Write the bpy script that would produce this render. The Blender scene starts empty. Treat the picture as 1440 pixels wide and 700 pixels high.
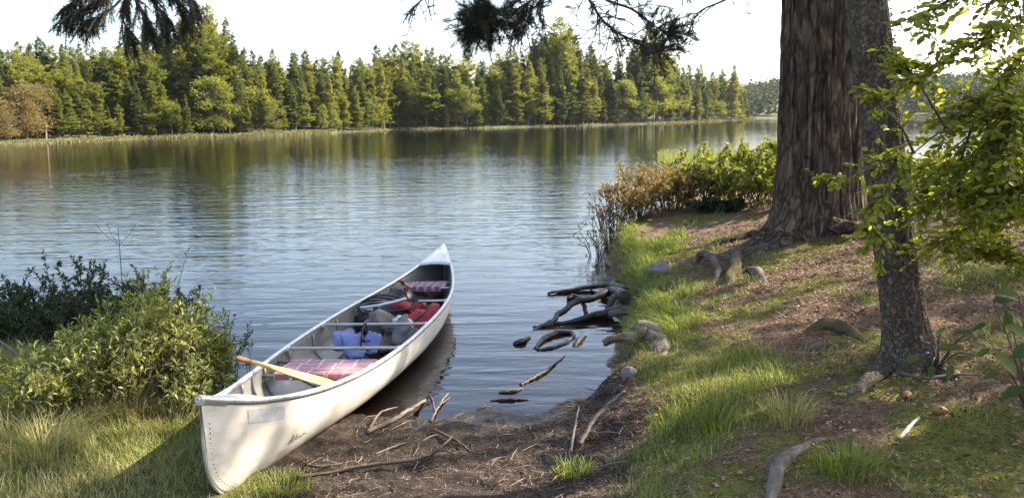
import bpy, math, numpy as np
from mathutils import Vector, Matrix
PI = math.pi
R = math.radians
C = bpy.context.scene.collection
rng = np.random.default_rng(11)

# ------------------------------------------------------------------ camera
f_px, H, pitch, roll = 1150.0, 2.0, math.atan((350 - 163) / 1150.0), R(0.6)
Fv = np.array([0, math.cos(pitch), -math.sin(pitch)])
R0 = np.array([1, 0, 0.]); U0 = np.cross(R0, Fv)
Rv = R0 * math.cos(roll) - U0 * math.sin(roll)
Uv = U0 * math.cos(roll) + R0 * math.sin(roll)
EYE = np.array([0, 0, H])
def ray(px, py): return Fv + Rv * (px - 720) / f_px + Uv * (350 - py) / f_px
def atz(px, py, z):
    d = ray(px, py); return EYE + d * ((z - H) / d[2])
def aty(px, py, y):
    d = ray(px, py); return EYE + d * (y / d[1])
cam = bpy.data.cameras.new('camera'); co = bpy.data.objects.new('camera', cam); C.objects.link(co)
cam.sensor_width = 36; cam.lens = 36 * f_px / 1440; cam.clip_end = 5000; cam.clip_start = 0.05
M = Matrix.Identity(4)
for i in range(3):
    M[i][0] = Rv[i]; M[i][1] = Uv[i]; M[i][2] = -Fv[i]; M[i][3] = EYE[i]
co.matrix_world = M
bpy.context.scene.camera = co

# ------------------------------------------------------------------ light
SUN_AZ, SUN_EL = R(68), R(37)         # azimuth clockwise from +Y
sund = np.array([math.sin(SUN_AZ) * math.cos(SUN_EL), math.cos(SUN_AZ) * math.cos(SUN_EL), math.sin(SUN_EL)])
w = bpy.data.worlds.new('World'); bpy.context.scene.world = w; w.use_nodes = True
nt = w.node_tree; nt.nodes.clear()
sk = nt.nodes.new('ShaderNodeTexSky'); sk.sky_type = 'NISHITA'; sk.sun_disc = False
sk.sun_elevation = SUN_EL; sk.sun_rotation = SUN_AZ; sk.air_density = 1.0; sk.dust_density = 2.6; sk.ozone_density = 1.8
bg = nt.nodes.new('ShaderNodeBackground'); bg.inputs[1].default_value = 0.125
wo = nt.nodes.new('ShaderNodeOutputWorld')
tcw = nt.nodes.new('ShaderNodeTexCoord'); mpw = nt.nodes.new('ShaderNodeMapping'); mpw.inputs['Scale'].default_value = (1, 1, 3.5)
nsw = nt.nodes.new('ShaderNodeTexNoise'); nsw.inputs['Scale'].default_value = 2.2; nsw.inputs['Detail'].default_value = 6
rmw = nt.nodes.new('ShaderNodeValToRGB'); rmw.color_ramp.elements[0].position = .38; rmw.color_ramp.elements[0].color = (.1, .12, .18, 1); rmw.color_ramp.elements[1].position = .72; rmw.color_ramp.elements[1].color = (1.3, 1.35, 1.45, 1)
adw = nt.nodes.new('ShaderNodeMix'); adw.data_type = 'RGBA'; adw.blend_type = 'ADD'; adw.inputs[0].default_value = 1.0
nt.links.new(tcw.outputs['Generated'], mpw.inputs[0]); nt.links.new(mpw.outputs[0], nsw.inputs['Vector']); nt.links.new(nsw.outputs[0], rmw.inputs[0])
nt.links.new(sk.outputs[0], adw.inputs[6]); nt.links.new(rmw.outputs[0], adw.inputs[7]); nt.links.new(adw.outputs[2], bg.inputs[0]); nt.links.new(bg.outputs[0], wo.inputs[0])
sl = bpy.data.lights.new('sun', 'SUN'); sl.energy = 5.0; sl.angle = R(0.55); sl.color = (1, .90, .74)
so = bpy.data.objects.new('sun', sl); C.objects.link(so)
so.rotation_euler = Vector(sund).to_track_quat('Z', 'Y').to_euler()
vs = bpy.context.scene.view_settings
vs.view_transform = 'Standard'; vs.look = 'None'; vs.gamma = 1; vs.exposure = 1.66
cy = bpy.context.scene.cycles
cy.max_bounces = 8; cy.transparent_max_bounces = 16; cy.caustics_reflective = False; cy.caustics_refractive = False
cy.diffuse_bounces = 3; cy.glossy_bounces = 4; cy.use_adaptive_sampling = True; cy.sample_clamp_indirect = 6

# ------------------------------------------------------------------ noise (numpy value noise)
_t = np.random.default_rng(5).random((4, 65536))
def _h(ix, iy, iz, k=0):
    return _t[k][((ix * 73856093) ^ (iy * 19349663) ^ (iz * 83492791)) & 65535]
def vnoise(x, y, z=0.0, k=0):
    x, y, z = np.broadcast_arrays(np.asarray(x, float), np.asarray(y, float), np.asarray(z, float))
    ix, iy, iz = (np.floor(v).astype(np.int64) for v in (x, y, z))
    fx, fy, fz = x - ix, y - iy, z - iz
    fx, fy, fz = (v * v * (3 - 2 * v) for v in (fx, fy, fz))
    r = 0
    for a in (0, 1):
        for b in (0, 1):
            for c in (0, 1):
                r = r + _h(ix + a, iy + b, iz + c, k) * (fx if a else 1 - fx) * (fy if b else 1 - fy) * (fz if c else 1 - fz)
    return r * 2 - 1
def fbm(x, y, z=0.0, o=4, k=0):
    r, a = 0, 1.0
    x, y, z = np.asarray(x, float), np.asarray(y, float), np.asarray(z, float)
    for i in range(o):
        r = r + a * vnoise(x + 13.7 * i, y + 7.1 * i, z, k); a *= .5; x, y, z = x * 2.03, y * 2.03, z * 2.03
    return r

# ------------------------------------------------------------------ mesh buffer
def nrm(v): return v / (np.linalg.norm(v, axis=-1, keepdims=True) + 1e-9)
class G:
    def __init__(s): s.v, s.f, s.r, s.m, s.n = [], [], [], [], 0
    def add(s, v, f, rnd=0.5, mat=0):
        v = np.asarray(v, float).reshape(-1, 3); f = np.asarray(f, np.int64).reshape(-1, 3)
        s.v.append(v); s.f.append(f + s.n); s.m.append(np.full(len(f), mat))
        s.r.append(np.broadcast_to(np.asarray(rnd, float), (len(v),)).copy()); s.n += len(v)
    def tube(s, p, r, n=6, rnd=0.5, mat=0, cap=True, lump=0.0):
        p = np.asarray(p, float); K = len(p); r = np.broadcast_to(np.asarray(r, float), (K,))
        t = np.gradient(p, axis=0); t = nrm(t)
        ref = np.array([0, 0, 1.]) if abs(t[0][2]) < .9 else np.array([1., 0, 0])
        a = nrm(np.cross(t, ref)); b = np.cross(t, a)
        ang = np.arange(n) * 2 * PI / n
        rr = r[:, None] * np.ones(n)
        if lump: rr = rr * (1 + lump * rng.standard_normal((K, n)))
        V = p[:, None] + rr[..., None] * (np.cos(ang)[None, :, None] * a[:, None] + np.sin(ang)[None, :, None] * b[:, None])
        i = np.arange(K - 1)[:, None] * n; j = np.arange(n)[None]; k = (j + 1) % n
        q0, q1, q2, q3 = i + j, i + k, i + n + k, i + n + j
        F = np.concatenate([np.stack([q0, q2, q1], -1).reshape(-1, 3), np.stack([q0, q3, q2], -1).reshape(-1, 3)])
        V = V.reshape(-1, 3)
        if cap:
            V = np.vstack([V, p[0], p[-1]]); e = K * n; j = np.arange(n); k = (j + 1) % n
            F = np.vstack([F, np.stack([j, k, np.full(n, e)], -1), np.stack([(K - 1) * n + k, (K - 1) * n + j, np.full(n, e + 1)], -1)])
        s.add(V, F, rnd, mat)
    def grid(s, P, closed_u=False, closed_v=False, rnd=0.5, mat=0):
        P = np.asarray(P, float); A, B = P.shape[:2]
        i = np.arange(A if closed_u else A - 1)[:, None]; j = np.arange(B if closed_v else B - 1)[None]
        i2, j2 = (i + 1) % A, (j + 1) % B
        q0, q1, q2, q3 = i * B + j, i2 * B + j, i2 * B + j2, i * B + j2
        F = np.concatenate([np.stack([q0, q1, q2], -1).reshape(-1, 3), np.stack([q0, q2, q3], -1).reshape(-1, 3)])
        s.add(P.reshape(-1, 3), F, rnd, mat)
    def leaves(s, p, d, up, L, W, rnd=None, mat=0, fold=.25):
        p = np.asarray(p, float); N = len(p)
        if N == 0: return
        d = nrm(d); sd = nrm(np.cross(d, up)); un = np.cross(sd, d)
        L = np.broadcast_to(L, (N,))[:, None]; W = np.broadcast_to(W, (N,))[:, None]
        V = np.stack([p, p + d * L * .45 + sd * W * .5 + un * W * fold, p + d * L - un * L * .12, p + d * L * .45 - sd * W * .5 + un * W * fold, p + d * L * .5], 1)
        b = np.arange(N)[:, None] * 5
        F = np.concatenate([b + np.array([0, 1, 4]), b + np.array([1, 2, 4]), b + np.array([4, 2, 3]), b + np.array([0, 4, 3])])
        if rnd is None: rnd = rng.random(N)
        s.add(V.reshape(-1, 3), F, np.repeat(np.broadcast_to(rnd, (N,)), 5), mat)
    def ovals(s, p, d, up, L, W, rnd=None, mat=0, fold=.18):
        p = np.asarray(p, float); N = len(p)
        if N == 0: return
        d = nrm(d); sd = nrm(np.cross(d, up)); un = np.cross(sd, d)
        L = np.broadcast_to(L, (N,))[:, None]; W = np.broadcast_to(W, (N,))[:, None]
        Q = [(0, 0), (.22, .40), (.55, .5), (.85, .26), (1, 0), (.85, -.26), (.55, -.5), (.22, -.40), (.5, 0)]
        V = np.stack([p + d * L * a + sd * W * b + un * (W * abs(b) * fold * 2 - L * .16 * a * a) for a, b in Q], 1)
        b = np.arange(N)[:, None] * 9
        F = np.concatenate([b + np.array([8, i, (i + 1) % 8]) for i in range(8)])
        if rnd is None: rnd = rng.random(N)
        s.add(V.reshape(-1, 3), F, np.repeat(np.broadcast_to(rnd, (N,)), 9), mat)
    def tris(s, p, d, up, L, W, rnd=None, mat=0):      # narrow needles
        p = np.asarray(p, float); N = len(p)
        if N == 0: return
        d = nrm(d); sd = nrm(np.cross(d, up))
        L = np.broadcast_to(L, (N,))[:, None]; W = np.broadcast_to(W, (N,))[:, None]
        V = np.stack([p - sd * W * .5, p + sd * W * .5, p + d * L], 1)
        if rnd is None: rnd = rng.random(N)
        s.add(V.reshape(-1, 3), np.arange(N * 3).reshape(-1, 3), np.repeat(np.broadcast_to(rnd, (N,)), 3), mat)
    def blades(s, p, az, h, lean, wd, rnd=None, mat=0, up0=None):
        N = len(p)
        if N == 0: return
        h = np.broadcast_to(h, (N,)); lean = np.broadcast_to(lean, (N,)); wd = np.broadcast_to(wd, (N,))
        dx = np.stack([np.cos(az), np.sin(az), 0 * az], -1); sx = np.stack([-np.sin(az + .4), np.cos(az + .4), 0 * az], -1)
        rows = []
        for t in (0, .35, .7):
            c = p + np.array([0, 0, 1.]) * (h * (t - .25 * lean * t * t))[:, None] + dx * (h * lean * t * t)[:, None]
            ww = (wd * (1 - .45 * t))[:, None] * .5
            rows += [c - sx * ww, c + sx * ww]
        t = 1.0
        rows.append(p + np.array([0, 0, 1.]) * (h * (t - .35 * lean))[:, None] + dx * (h * lean)[:, None])
        V = np.stack(rows, 1); b = np.arange(N)[:, None] * 7
        F = np.concatenate([b + np.array(q) for q in ([0, 1, 3], [0, 3, 2], [2, 3, 5], [2, 5, 4], [4, 5, 6])])
        if rnd is None: rnd = rng.random(N)
        s.add(V.reshape(-1, 3), F, np.repeat(rnd, 7), mat)
    def build(s, name, mats, parent=None, smooth=False, origin=None):
        me = bpy.data.meshes.new(name)
        V = np.concatenate(s.v); F = np.concatenate(s.f); rr = np.concatenate(s.r); mi = np.concatenate(s.m)
        if origin is not None: V = V - np.asarray(origin)
        me.vertices.add(len(V)); me.vertices.foreach_set('co', V.astype(np.float32).ravel())
        me.loops.add(len(F) * 3); me.loops.foreach_set('vertex_index', F.astype(np.int32).ravel())
        me.polygons.add(len(F)); me.polygons.foreach_set('loop_start', (np.arange(len(F)) * 3).astype(np.int32))
        me.polygons.foreach_set('loop_total', np.full(len(F), 3, np.int32))
        me.polygons.foreach_set('material_index', mi.astype(np.int32))
        me.polygons.foreach_set('use_smooth', np.full(len(F), smooth))
        a = me.attributes.new('rnd', 'FLOAT', 'POINT'); a.data.foreach_set('value', rr.astype(np.float32))
        me.update(calc_edges=True)
        for m in (mats if isinstance(mats, (list, tuple)) else [mats]): me.materials.append(m)
        o = bpy.data.objects.new(name, me); C.objects.link(o)
        if origin is not None: o.location = origin
        if parent: o.parent = parent
        return o
def tag(o, label=None, cat=None, group=None, kind=None):
    if label: o['label'] = label
    if cat: o['category'] = cat
    if group: o['group'] = group
    if kind: o['kind'] = kind
    return o
def empty(name, loc, label=None, cat=None, group=None, rz=0):
    o = bpy.data.objects.new(name, None); o.empty_display_size = .1; C.objects.link(o)
    o.location = loc; o.rotation_euler = (0, 0, rz); return tag(o, label, cat, group)
def spline(pts, n=24):
    P = np.asarray(pts, float); K = len(P)
    if K < 3: return P[0] + (P[-1] - P[0]) * np.linspace(0, 1, n)[:, None]
    Q = np.vstack([2 * P[0] - P[1], P, 2 * P[-1] - P[-2]])
    out = []
    for u in np.linspace(0, K - 1 - 1e-6, n):
        i = int(u); t = u - i; a, b, c, d = Q[i], Q[i + 1], Q[i + 2], Q[i + 3]
        out.append(.5 * (2 * b + (c - a) * t + (2 * a - 5 * b + 4 * c - d) * t * t + (3 * b - a - 3 * c + d) * t ** 3))
    return np.array(out)

# ------------------------------------------------------------------ materials
class N:
    def __init__(s, name):
        s.m = bpy.data.materials.new(name); s.m.use_nodes = True; s.t = s.m.node_tree; s.t.nodes.clear()
        s.out = s.t.nodes.new('ShaderNodeOutputMaterial')
    def n(s, ty, **k):
        x = s.t.nodes.new(ty)
        for a, b in k.items(): setattr(x, a, b)
        return x
    def l(s, a, b): s.t.links.new(a, b)
    def coord(s, scale=(1, 1, 1), kind='Object', rot=(0, 0, 0)):
        c = s.n('ShaderNodeTexCoord'); m = s.n('ShaderNodeMapping'); m.inputs['Scale'].default_value = scale
        m.inputs['Rotation'].default_value = rot
        s.l(c.outputs[kind], m.inputs[0]); return m.outputs[0]
    def noise(s, vec, sc, det=4, ro=.55, dist=0):
        x = s.n('ShaderNodeTexNoise'); x.inputs['Scale'].default_value = sc; x.inputs['Detail'].default_value = det
        x.inputs['Roughness'].default_value = ro; x.inputs['Distortion'].default_value = dist
        if vec: s.l(vec, x.inputs['Vector'])
        return x.outputs[0]
    def ramp(s, fac, stops, interp='LINEAR'):
        x = s.n('ShaderNodeValToRGB'); x.color_ramp.interpolation = interp
        e = x.color_ramp.elements
        while len(e) < len(stops): e.new(.5)
        for i, (p, c) in enumerate(stops):
            e[i].position = p; e[i].color = (c if len(c) == 4 else (*c, 1)) if hasattr(c, '__len__') else (c, c, c, 1)
        s.l(fac, x.inputs[0]); return x.outputs[0]
    def mix(s, a, b, fac, mode='MIX'):
        x = s.n('ShaderNodeMix', data_type='RGBA', blend_type=mode)
        for i, v in ((0, fac), (6, a), (7, b)):
            if hasattr(v, 'is_linked'): s.l(v, x.inputs[i])
            elif i == 0: x.inputs[0].default_value = v
            else: x.inputs[i].default_value = (*v, 1)
        return x.outputs[2]
    def math(s, op, a, b=0.0, c=0.0):
        x = s.n('ShaderNodeMath', operation=op)
        for i, v in enumerate((a, b, c)):
            if hasattr(v, 'is_linked'): s.l(v, x.inputs[i])
            else: x.inputs[i].default_value = v
        return x.outputs[0]
    def attr(s, n): return s.n('ShaderNodeAttribute', attribute_name=n).outputs['Fac']
    def bump(s, h, dist, st=1.0, nor=None):
        x = s.n('ShaderNodeBump'); x.inputs['Distance'].default_value = dist; x.inputs['Strength'].default_value = st
        s.l(h, x.inputs['Height'])
        if nor: s.l(nor, x.inputs['Normal'])
        return x.outputs[0]
    def pbr(s, col, rough=.7, metal=0., nor=None, spec=.5, **k):
        x = s.n('ShaderNodeBsdfPrincipled')
        for nme, v in (('Base Color', col), ('Roughness', rough), ('Metallic', metal), ('Specular IOR Level', spec), *k.items()):
            if hasattr(v, 'is_linked'): s.l(v, x.inputs[nme])
            elif nme == 'Base Color': x.inputs[nme].default_value = (*v, 1)
            else: x.inputs[nme].default_value = v
        if nor: s.l(nor, x.inputs['Normal'])
        return x.outputs[0]
    def done(s, sh): s.l(sh, s.out.inputs[0]); return s.m
def simple(name, a, b, sc=8, rough=.7, bump=.0, metal=0, scale=(1, 1, 1), spec=.4, det=5):
    n = N(name); v = n.coord(scale); f = n.noise(v, sc, det)
    c = n.ramp(f, [(.3, a), (.7, b)])
    nor = n.bump(n.noise(v, sc * 3, det), bump) if bump else None
    return n.done(n.pbr(c, rough, metal, nor, spec))
def leafmat(name, cols, trans=.45, rough=.45, objvar=.0, tcol=(1.15, 1.2, .6)):
    """cols: ramp over the per-leaf random value; each leaf has its own tint"""
    n = N(name); a = n.attr('rnd')
    if objvar:
        oi = n.n('ShaderNodeObjectInfo')
        a = n.math('ADD', n.math('MULTIPLY', a, 1 - objvar), n.math('MULTIPLY', oi.outputs['Random'], objvar))
    k = len(cols); c = n.ramp(a, [(i / max(1, k - 1), q) for i, q in enumerate(cols)])
    p = n.pbr(c, rough, 0, None, .35)
    tr = n.n('ShaderNodeBsdfTranslucent'); n.l(n.mix(c, tcol, 1.0, 'MULTIPLY'), tr.inputs[0])
    ms = n.n('ShaderNodeMixShader'); ms.inputs[0].default_value = trans
    n.l(p, ms.inputs[1]); n.l(tr.outputs[0], ms.inputs[2]); return n.done(ms.outputs[0])

m_fir = leafmat('conifer_foliage', [(.085, .105, .025), (.165, .18, .038), (.255, .25, .05), (.33, .30, .065)], .5, .6, .5)
m_fir_dark = leafmat('dark_conifer_foliage', [(.065, .09, .028), (.10, .13, .036), (.16, .175, .05)], .45, .6, .45)
m_decid = leafmat('broadleaf_foliage', [(.16, .18, .035), (.24, .25, .05), (.31, .29, .06)], .45, .6, .5)
m_autumn = leafmat('autumn_foliage', [(.17, .15, .06), (.22, .15, .075), (.18, .18, .05)], .45, .6, .4)
m_needle = leafmat('pine_needles', [(.014, .022, .012), (.024, .036, .016), (.04, .055, .02), (.09, .09, .025)], .25, .5)
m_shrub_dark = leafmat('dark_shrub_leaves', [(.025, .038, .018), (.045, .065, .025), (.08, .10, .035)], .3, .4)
m_shrub_green = leafmat('green_shrub_leaves', [(.10, .13, .02), (.19, .22, .03), (.30, .30, .06), (.44, .40, .18)], .42, .45)
m_silver_sunlit = leafmat('silvery_sunlit_leaves', [(.18, .21, .05), (.32, .33, .09), (.50, .46, .22)], .4, .45)
m_red = leafmat('reddish_shrub_leaves', [(.18, .20, .05), (.28, .22, .09), (.33, .16, .11), (.24, .23, .06)], .45, .5)
m_bright = leafmat('bright_backlit_leaves', [(.12, .15, .02), (.22, .25, .03), (.33, .345, .045), (.43, .40, .06)], .66, .4)
m_mid = leafmat('broad_green_leaves', [(.045, .075, .02), (.07, .11, .025), (.12, .14, .025)], .5, .65)
m_grass = leafmat('grass_blades', [(.07, .10, .015), (.14, .19, .025), (.22, .27, .04), (.30, .31, .07)], .45, .5)
m_dry = leafmat('dry_grass', [(.20, .20, .05), (.34, .29, .13), (.50, .42, .22), (.20, .22, .05)], .4, .6)
m_moss = leafmat('moss', [(.09, .10, .012), (.15, .155, .02), (.20, .19, .03)], .35, .8)
m_litter = leafmat('needle_litter', [(.09, .05, .025), (.20, .11, .05), (.27, .165, .09), (.34, .24, .15)], .0, .7)
m_reed = leafmat('reed_stems', [(.16, .20, .05), (.24, .26, .08), (.30, .30, .12)], .4, .5)
m_hill = leafmat('far_foliage', [(.045, .065, .03), (.07, .09, .04), (.09, .11, .045)], .2, .8)
m_twig = simple('twig_bark', (.05, .035, .025), (.12, .085, .06), 20, .8)
m_twig_grey = simple('grey_twig', (.07, .052, .04), (.19, .15, .115), 20, .8, .002)
m_trunk = simple('far_trunk_bark', (.10, .08, .065), (.24, .20, .17), 3, .9)
m_snag = simple('bleached_wood', (.24, .20, .165), (.42, .36, .30), 3, .8)
m_wetwood = simple('wet_dark_root', (.010, .008, .006), (.045, .034, .024), 14, .5, .010, 0, (1, 1, 1), .5)
m_grey_wood = simple('weathered_root', (.04, .03, .024), (.20, .165, .135), 9, .85, .012, 0, (1, 1, 1), .2, 8)
m_pale_wood = simple('pale_weathered_wood', (.06, .047, .036), (.25, .205, .165), 11, .85, .012, 0, (1, 1, 1), .2, 8)
m_moss_wood = simple('mossy_root', (.06, .045, .035), (.17, .15, .05), 6, .9, .012, 0, (1, 1, 1), .15, 8)
m_rock = simple('grey_rock', (.09, .085, .08), (.28, .26, .25), 6, .8, .01)

def bark(name, a, b, c, zs, sc, dist, spots, amt):
    n = N(name); f = n.noise(n.coord((1, 1, zs)), sc, 6, .62, .8); f2 = n.noise(n.coord((1, 1, zs * 3)), sc * 3, 4, .6); g = n.noise(n.coord((1, 1, 1)), 2.2, 5, .6)
    rd = n.math('MULTIPLY', n.math('ABSOLUTE', n.math('SUBTRACT', f, .5)), 6.0)
    k = n.math('MINIMUM', rd, 1.0)
    col = n.mix(a, n.ramp(f2, [(.3, b), (.7, c)]), n.ramp(k, [(.05, 0.), (.6, 1.)]))
    col = n.mix(col, spots, n.ramp(g, [(.45, 0.), (.7, amt)]))
    vo = n.n('ShaderNodeTexVoronoi', feature='DISTANCE_TO_EDGE'); vo.inputs['Scale'].default_value = sc * .9; ns = n.n('ShaderNodeTexNoise'); ns.inputs['Scale'].default_value = 7; ns.inputs['Detail'].default_value = 5
    va = n.n('ShaderNodeVectorMath', operation='MULTIPLY_ADD'); n.l(ns.outputs[1], va.inputs[0]); va.inputs[1].default_value = (.16, .16, .16); n.l(n.coord((1, 1, zs * 2)), va.inputs[2]); n.l(va.outputs[0], vo.inputs[0])
    pl = n.ramp(vo.outputs[0], [(.0, 0.), (.11, 1.)]); col = n.mix(a, col, n.math('ADD', .2, n.math('MULTIPLY', pl, .8)))
    h = n.math('ADD', n.math('ADD', k, n.math('MULTIPLY', f2, .5)), n.math('MULTIPLY', pl, .7))
    return n.done(n.pbr(col, .92, 0, n.bump(h, dist, .9), .15))
m_bark_big = bark('furrowed_pine_bark', (.055, .037, .026), (.18, .12, .08), (.30, .215, .155), .17, 9, .045, (.22, .165, .12), .35)
m_bark_thin = bark('flaky_spruce_bark', (.085, .06, .045), (.18, .135, .10), (.31, .255, .20), .5, 30, .016, (.24, .235, .17), .5)


def aluminium(name, tint=(.74, .72, .67), metal=.55):
    n = N(name); v = n.coord()
    a = n.noise(v, 1.7, 5, .6); b = n.noise(n.coord((1, .15, 1)), 22, 6, .7); d = n.noise(v, 60, 3)
    dk = tuple(t * .80 for t in tint)
    c = n.mix(dk, tint, n.ramp(a, [(.35, 0.), (.6, 1.)]))
    c = n.mix(c, (.42, .38, .31), n.ramp(b, [(.62, 0.), (.8, .35)]))
    sc = n.noise(n.coord((1, .06, 9), rot=(.35, 0, 0)), 14, 2, .5)
    c = n.mix(c, (.45, .43, .40), n.ramp(sc, [(.66, 0.), (.70, .35), (.74, 0.)]))
    c = n.mix(c, (.33, .29, .23), n.ramp(n.noise(n.coord((1.5, .5, 3)), 5, 7, .7), [(.58, 0.), (.72, .45)]))
    sc2 = n.noise(n.coord((1, .05, 14), rot=(-.5, 0, 0)), 17, 2, .5)
    c = n.mix(c, (.30, .28, .25), n.ramp(sc2, [(.70, 0.), (.72, .5), (.75, 0.)]))
    tc = n.n('ShaderNodeTexCoord'); sp_ = n.n('ShaderNodeSeparateXYZ'); n.l(tc.outputs['Object'], sp_.inputs[0])
    low = n.math('ADD', sp_.outputs[2], n.math('MULTIPLY', n.noise(v, 6, 4), .08))
    c = n.mix(c, (.30, .25, .18), n.ramp(low, [(.09, .6), (.17, 0.)]))
    r = n.ramp(b, [(.3, .36), (.7, .56)])
    h = n.math('ADD', n.math('MULTIPLY', n.noise(v, 3.2, 2), 1.0), n.math('MULTIPLY', d, .03))
    return n.done(n.pbr(c, r, metal, n.bump(h, .035, .5), .5))
m_alu = aluminium('weathered_aluminium', (.80, .735, .62), .3)
m_alu_deck = aluminium('deck_aluminium', (.84, .83, .80), .45)
m_alu_bar = simple('tube_aluminium', (.40, .36, .30), (.56, .51, .43), 12, .4, 0, .7)
m_alu_trim = simple('rail_aluminium', (.50, .48, .44), (.68, .66, .61), 9, .42, 0, .6)
m_seam = simple('dark_seam', (.05, .045, .04), (.09, .08, .07), 30, .8)
m_patch = simple('sticker_residue', (.42, .41, .38), (.56, .55, .52), 40, .55)
m_mark = simple('worn_dark_lettering', (.12, .11, .10), (.28, .26, .24), 60, .7)
m_maroon = simple('maroon_webbing', (.36, .16, .18), (.48, .23, .25), 30, .8, .002)  # maroon paled towards pink: glare painted into the colour
m_purple = simple('plum_webbing', (.20, .06, .12), (.28, .09, .16), 30, .8, .002)
m_white = simple('white_webbing_edge', (.6, .56, .54), (.75, .72, .7), 30, .8)
m_woodl = simple('varnished_pale_wood', (.52, .33, .13), (.66, .45, .20), 4, .38, .0, 0, (1, 6, 1))
m_woodd = simple('worn_brown_grip_wood', (.22, .09, .03), (.36, .17, .06), 10, .45)
m_red_c = simple('red_nylon', (.34, .025, .03), (.46, .05, .045), 12, .6, .01)
m_blue_c = simple('pale_blue_nylon', (.17, .20, .42), (.24, .28, .54), 8, .6, .01)
m_black = simple('black_rubber', (.015, .015, .017), (.03, .03, .033), 20, .45)
m_grey_c = simple('grey_canvas', (.16, .14, .12), (.30, .27, .24), 6, .85, .02)
m_dark_c = simple('dark_fabric', (.03, .028, .03), (.07, .06, .06), 6, .8, .02)
m_pale = simple('pale_cord', (.55, .6, .62), (.7, .72, .75), 20, .6)

# ------------------------------------------------------------------ shorelines and terrain
near_shore = [(-600, 40), (-120, 22), (-40, 13), (-16, 9.6), (-9, 8.6), (-6, 8.0), (-4.4, 7.3), (-3.2, 6.7), (-2.5, 6.15), (-2.05, 5.75), (-1.55, 5.5),
              (-1.0, 5.38), (-.55, 5.3), (-.15, 5.45), (.15, 5.32), (.45, 5.55), (.66, 5.7), (.82, 6.1), (.86, 6.6), (.98, 7.1), (.95, 7.7), (1.12, 8.3), (1.05, 8.9), (1.28, 9.7),
              (1.2, 10.5), (1.38, 11.4), (1.45, 12.3), (1.9, 13.2), (2.6, 14.6), (4, 16.5), (7, 19), (12, 22), (20, 25), (45, 32), (120, 50), (600, 90)]
near_poly = np.array([(-600, -700)] + near_shore + [(600, -700)], float)
far_shore = [(-600, 30), (-150, 40), (-75, 52), (-52, 60), (-42, 68), (-39.5, 88), (-27, 99), (-20, 120), (-18.5, 134), (-8, 137), (8, 150), (26.5, 170), (45, 200), (66, 243), (73, 252),
             (80, 270), (78, 300), (86, 318), (118, 326), (190, 300), (330, 260), (700, 200)]
far_poly = np.array(far_shore + [(900, 2500), (-900, 2500), (-900, 30)], float)
def sdist(x, y, poly):
    x = np.asarray(x, float); y = np.asarray(y, float)
    d = np.full(x.shape, 1e9); ins = np.zeros(x.shape, bool)
    for i in range(len(poly)):
        ax, ay = poly[i]; bx, by = poly[(i + 1) % len(poly)]
        ex, ey = bx - ax, by - ay
        t = np.clip(((x - ax) * ex + (y - ay) * ey) / (ex * ex + ey * ey), 0, 1)
        d = np.minimum(d, (x - ax - t * ex) ** 2 + (y - ay - t * ey) ** 2)
        c = ((ay > y) != (by > y)); xi = ax + (y - ay) * ex / (ey if ey else 1e-9)
        ins ^= c & (x < xi)
    d = np.sqrt(d); return np.where(ins, d, -d)
ctrl_px = [  # (px, py, z)
    (430, 600, .03), (560, 590, .03), (700, 595, .035), (820, 590, .05), (600, 650, .06), (480, 690, .07), (700, 690, .09), (820, 660, .10), (800, 695, .12),
    (880, 640, .20), (900, 570, .27), (905, 520, .30), (895, 460, .30), (900, 400, .30), (905, 360, .30), (940, 335, .32), (1000, 330, .42),
    (960, 560, .36), (980, 470, .36), (960, 640, .30), (1000, 690, .33), (1080, 600, .43), (1100, 500, .46), (1050, 420, .44), (1150, 420, .58), (1100, 360, .62),
    (1040, 345, .52), (1150, 330, .74), (1240, 350, .76), (1340, 340, .85), (1300, 300, .95), (1420, 300, 1.05), (1280, 510, .53), (1380, 450, .66), (1440, 520, .58), (1200, 600, .46),
    (1300, 640, .44), (1420, 690, .44), (1120, 690, .38),
    (300, 600, .06), (230, 570, .10), (150, 600, .12), (60, 620, .13), (200, 680, .10), (50, 560, .14), (100, 690, .12), (0, 500, .14), (330, 690, .05)]
cp = np.array([[*atz(a, b, c)[:2], c] for a, b, c in ctrl_px] +
              [[-6, 4, .2], [-8, 6.5, .15], [-3, 1.5, .2], [0, 2, .3], [0, -1, .42], [3, 1, .6], [6, 3, .9], [8, 8, 1.1], [7, 13, .9], [5, 15, .6], [14, 10, 1.4], [-14, 0, .6], [20, -10, 2], [3, 13.5, .5], [12, 20, .8]])
_K = np.linalg.norm(cp[:, None, :2] - cp[None, :, :2], axis=-1)
_n = len(cp); _A = np.zeros((_n + 1, _n + 1)); _A[:_n, :_n] = _K + 0 * np.eye(_n); _A[:_n, _n] = 1; _A[_n, :_n] = 1
_w = np.linalg.solve(_A, np.append(cp[:, 2], 0))
def zl(x, y):
    x = np.clip(x, -16, 22); y = np.clip(y, -12, 24)
    r = np.full(np.shape(x), _w[-1])
    for i in range(_n): r = r + _w[i] * np.hypot(x - cp[i, 0], y - cp[i, 1])
    return r
def sstep(x): x = np.clip(x, 0, 1); return x * x * (3 - 2 * x)
def mudmask(x, y):   # bare beach between canoe and bank
    a = sstep((x + 1.75) / .35) * sstep((.88 + .10 * fbm(x * 2, y * 2) - x) / .3) * sstep((6.2 - y) / .3)
    return a
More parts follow.
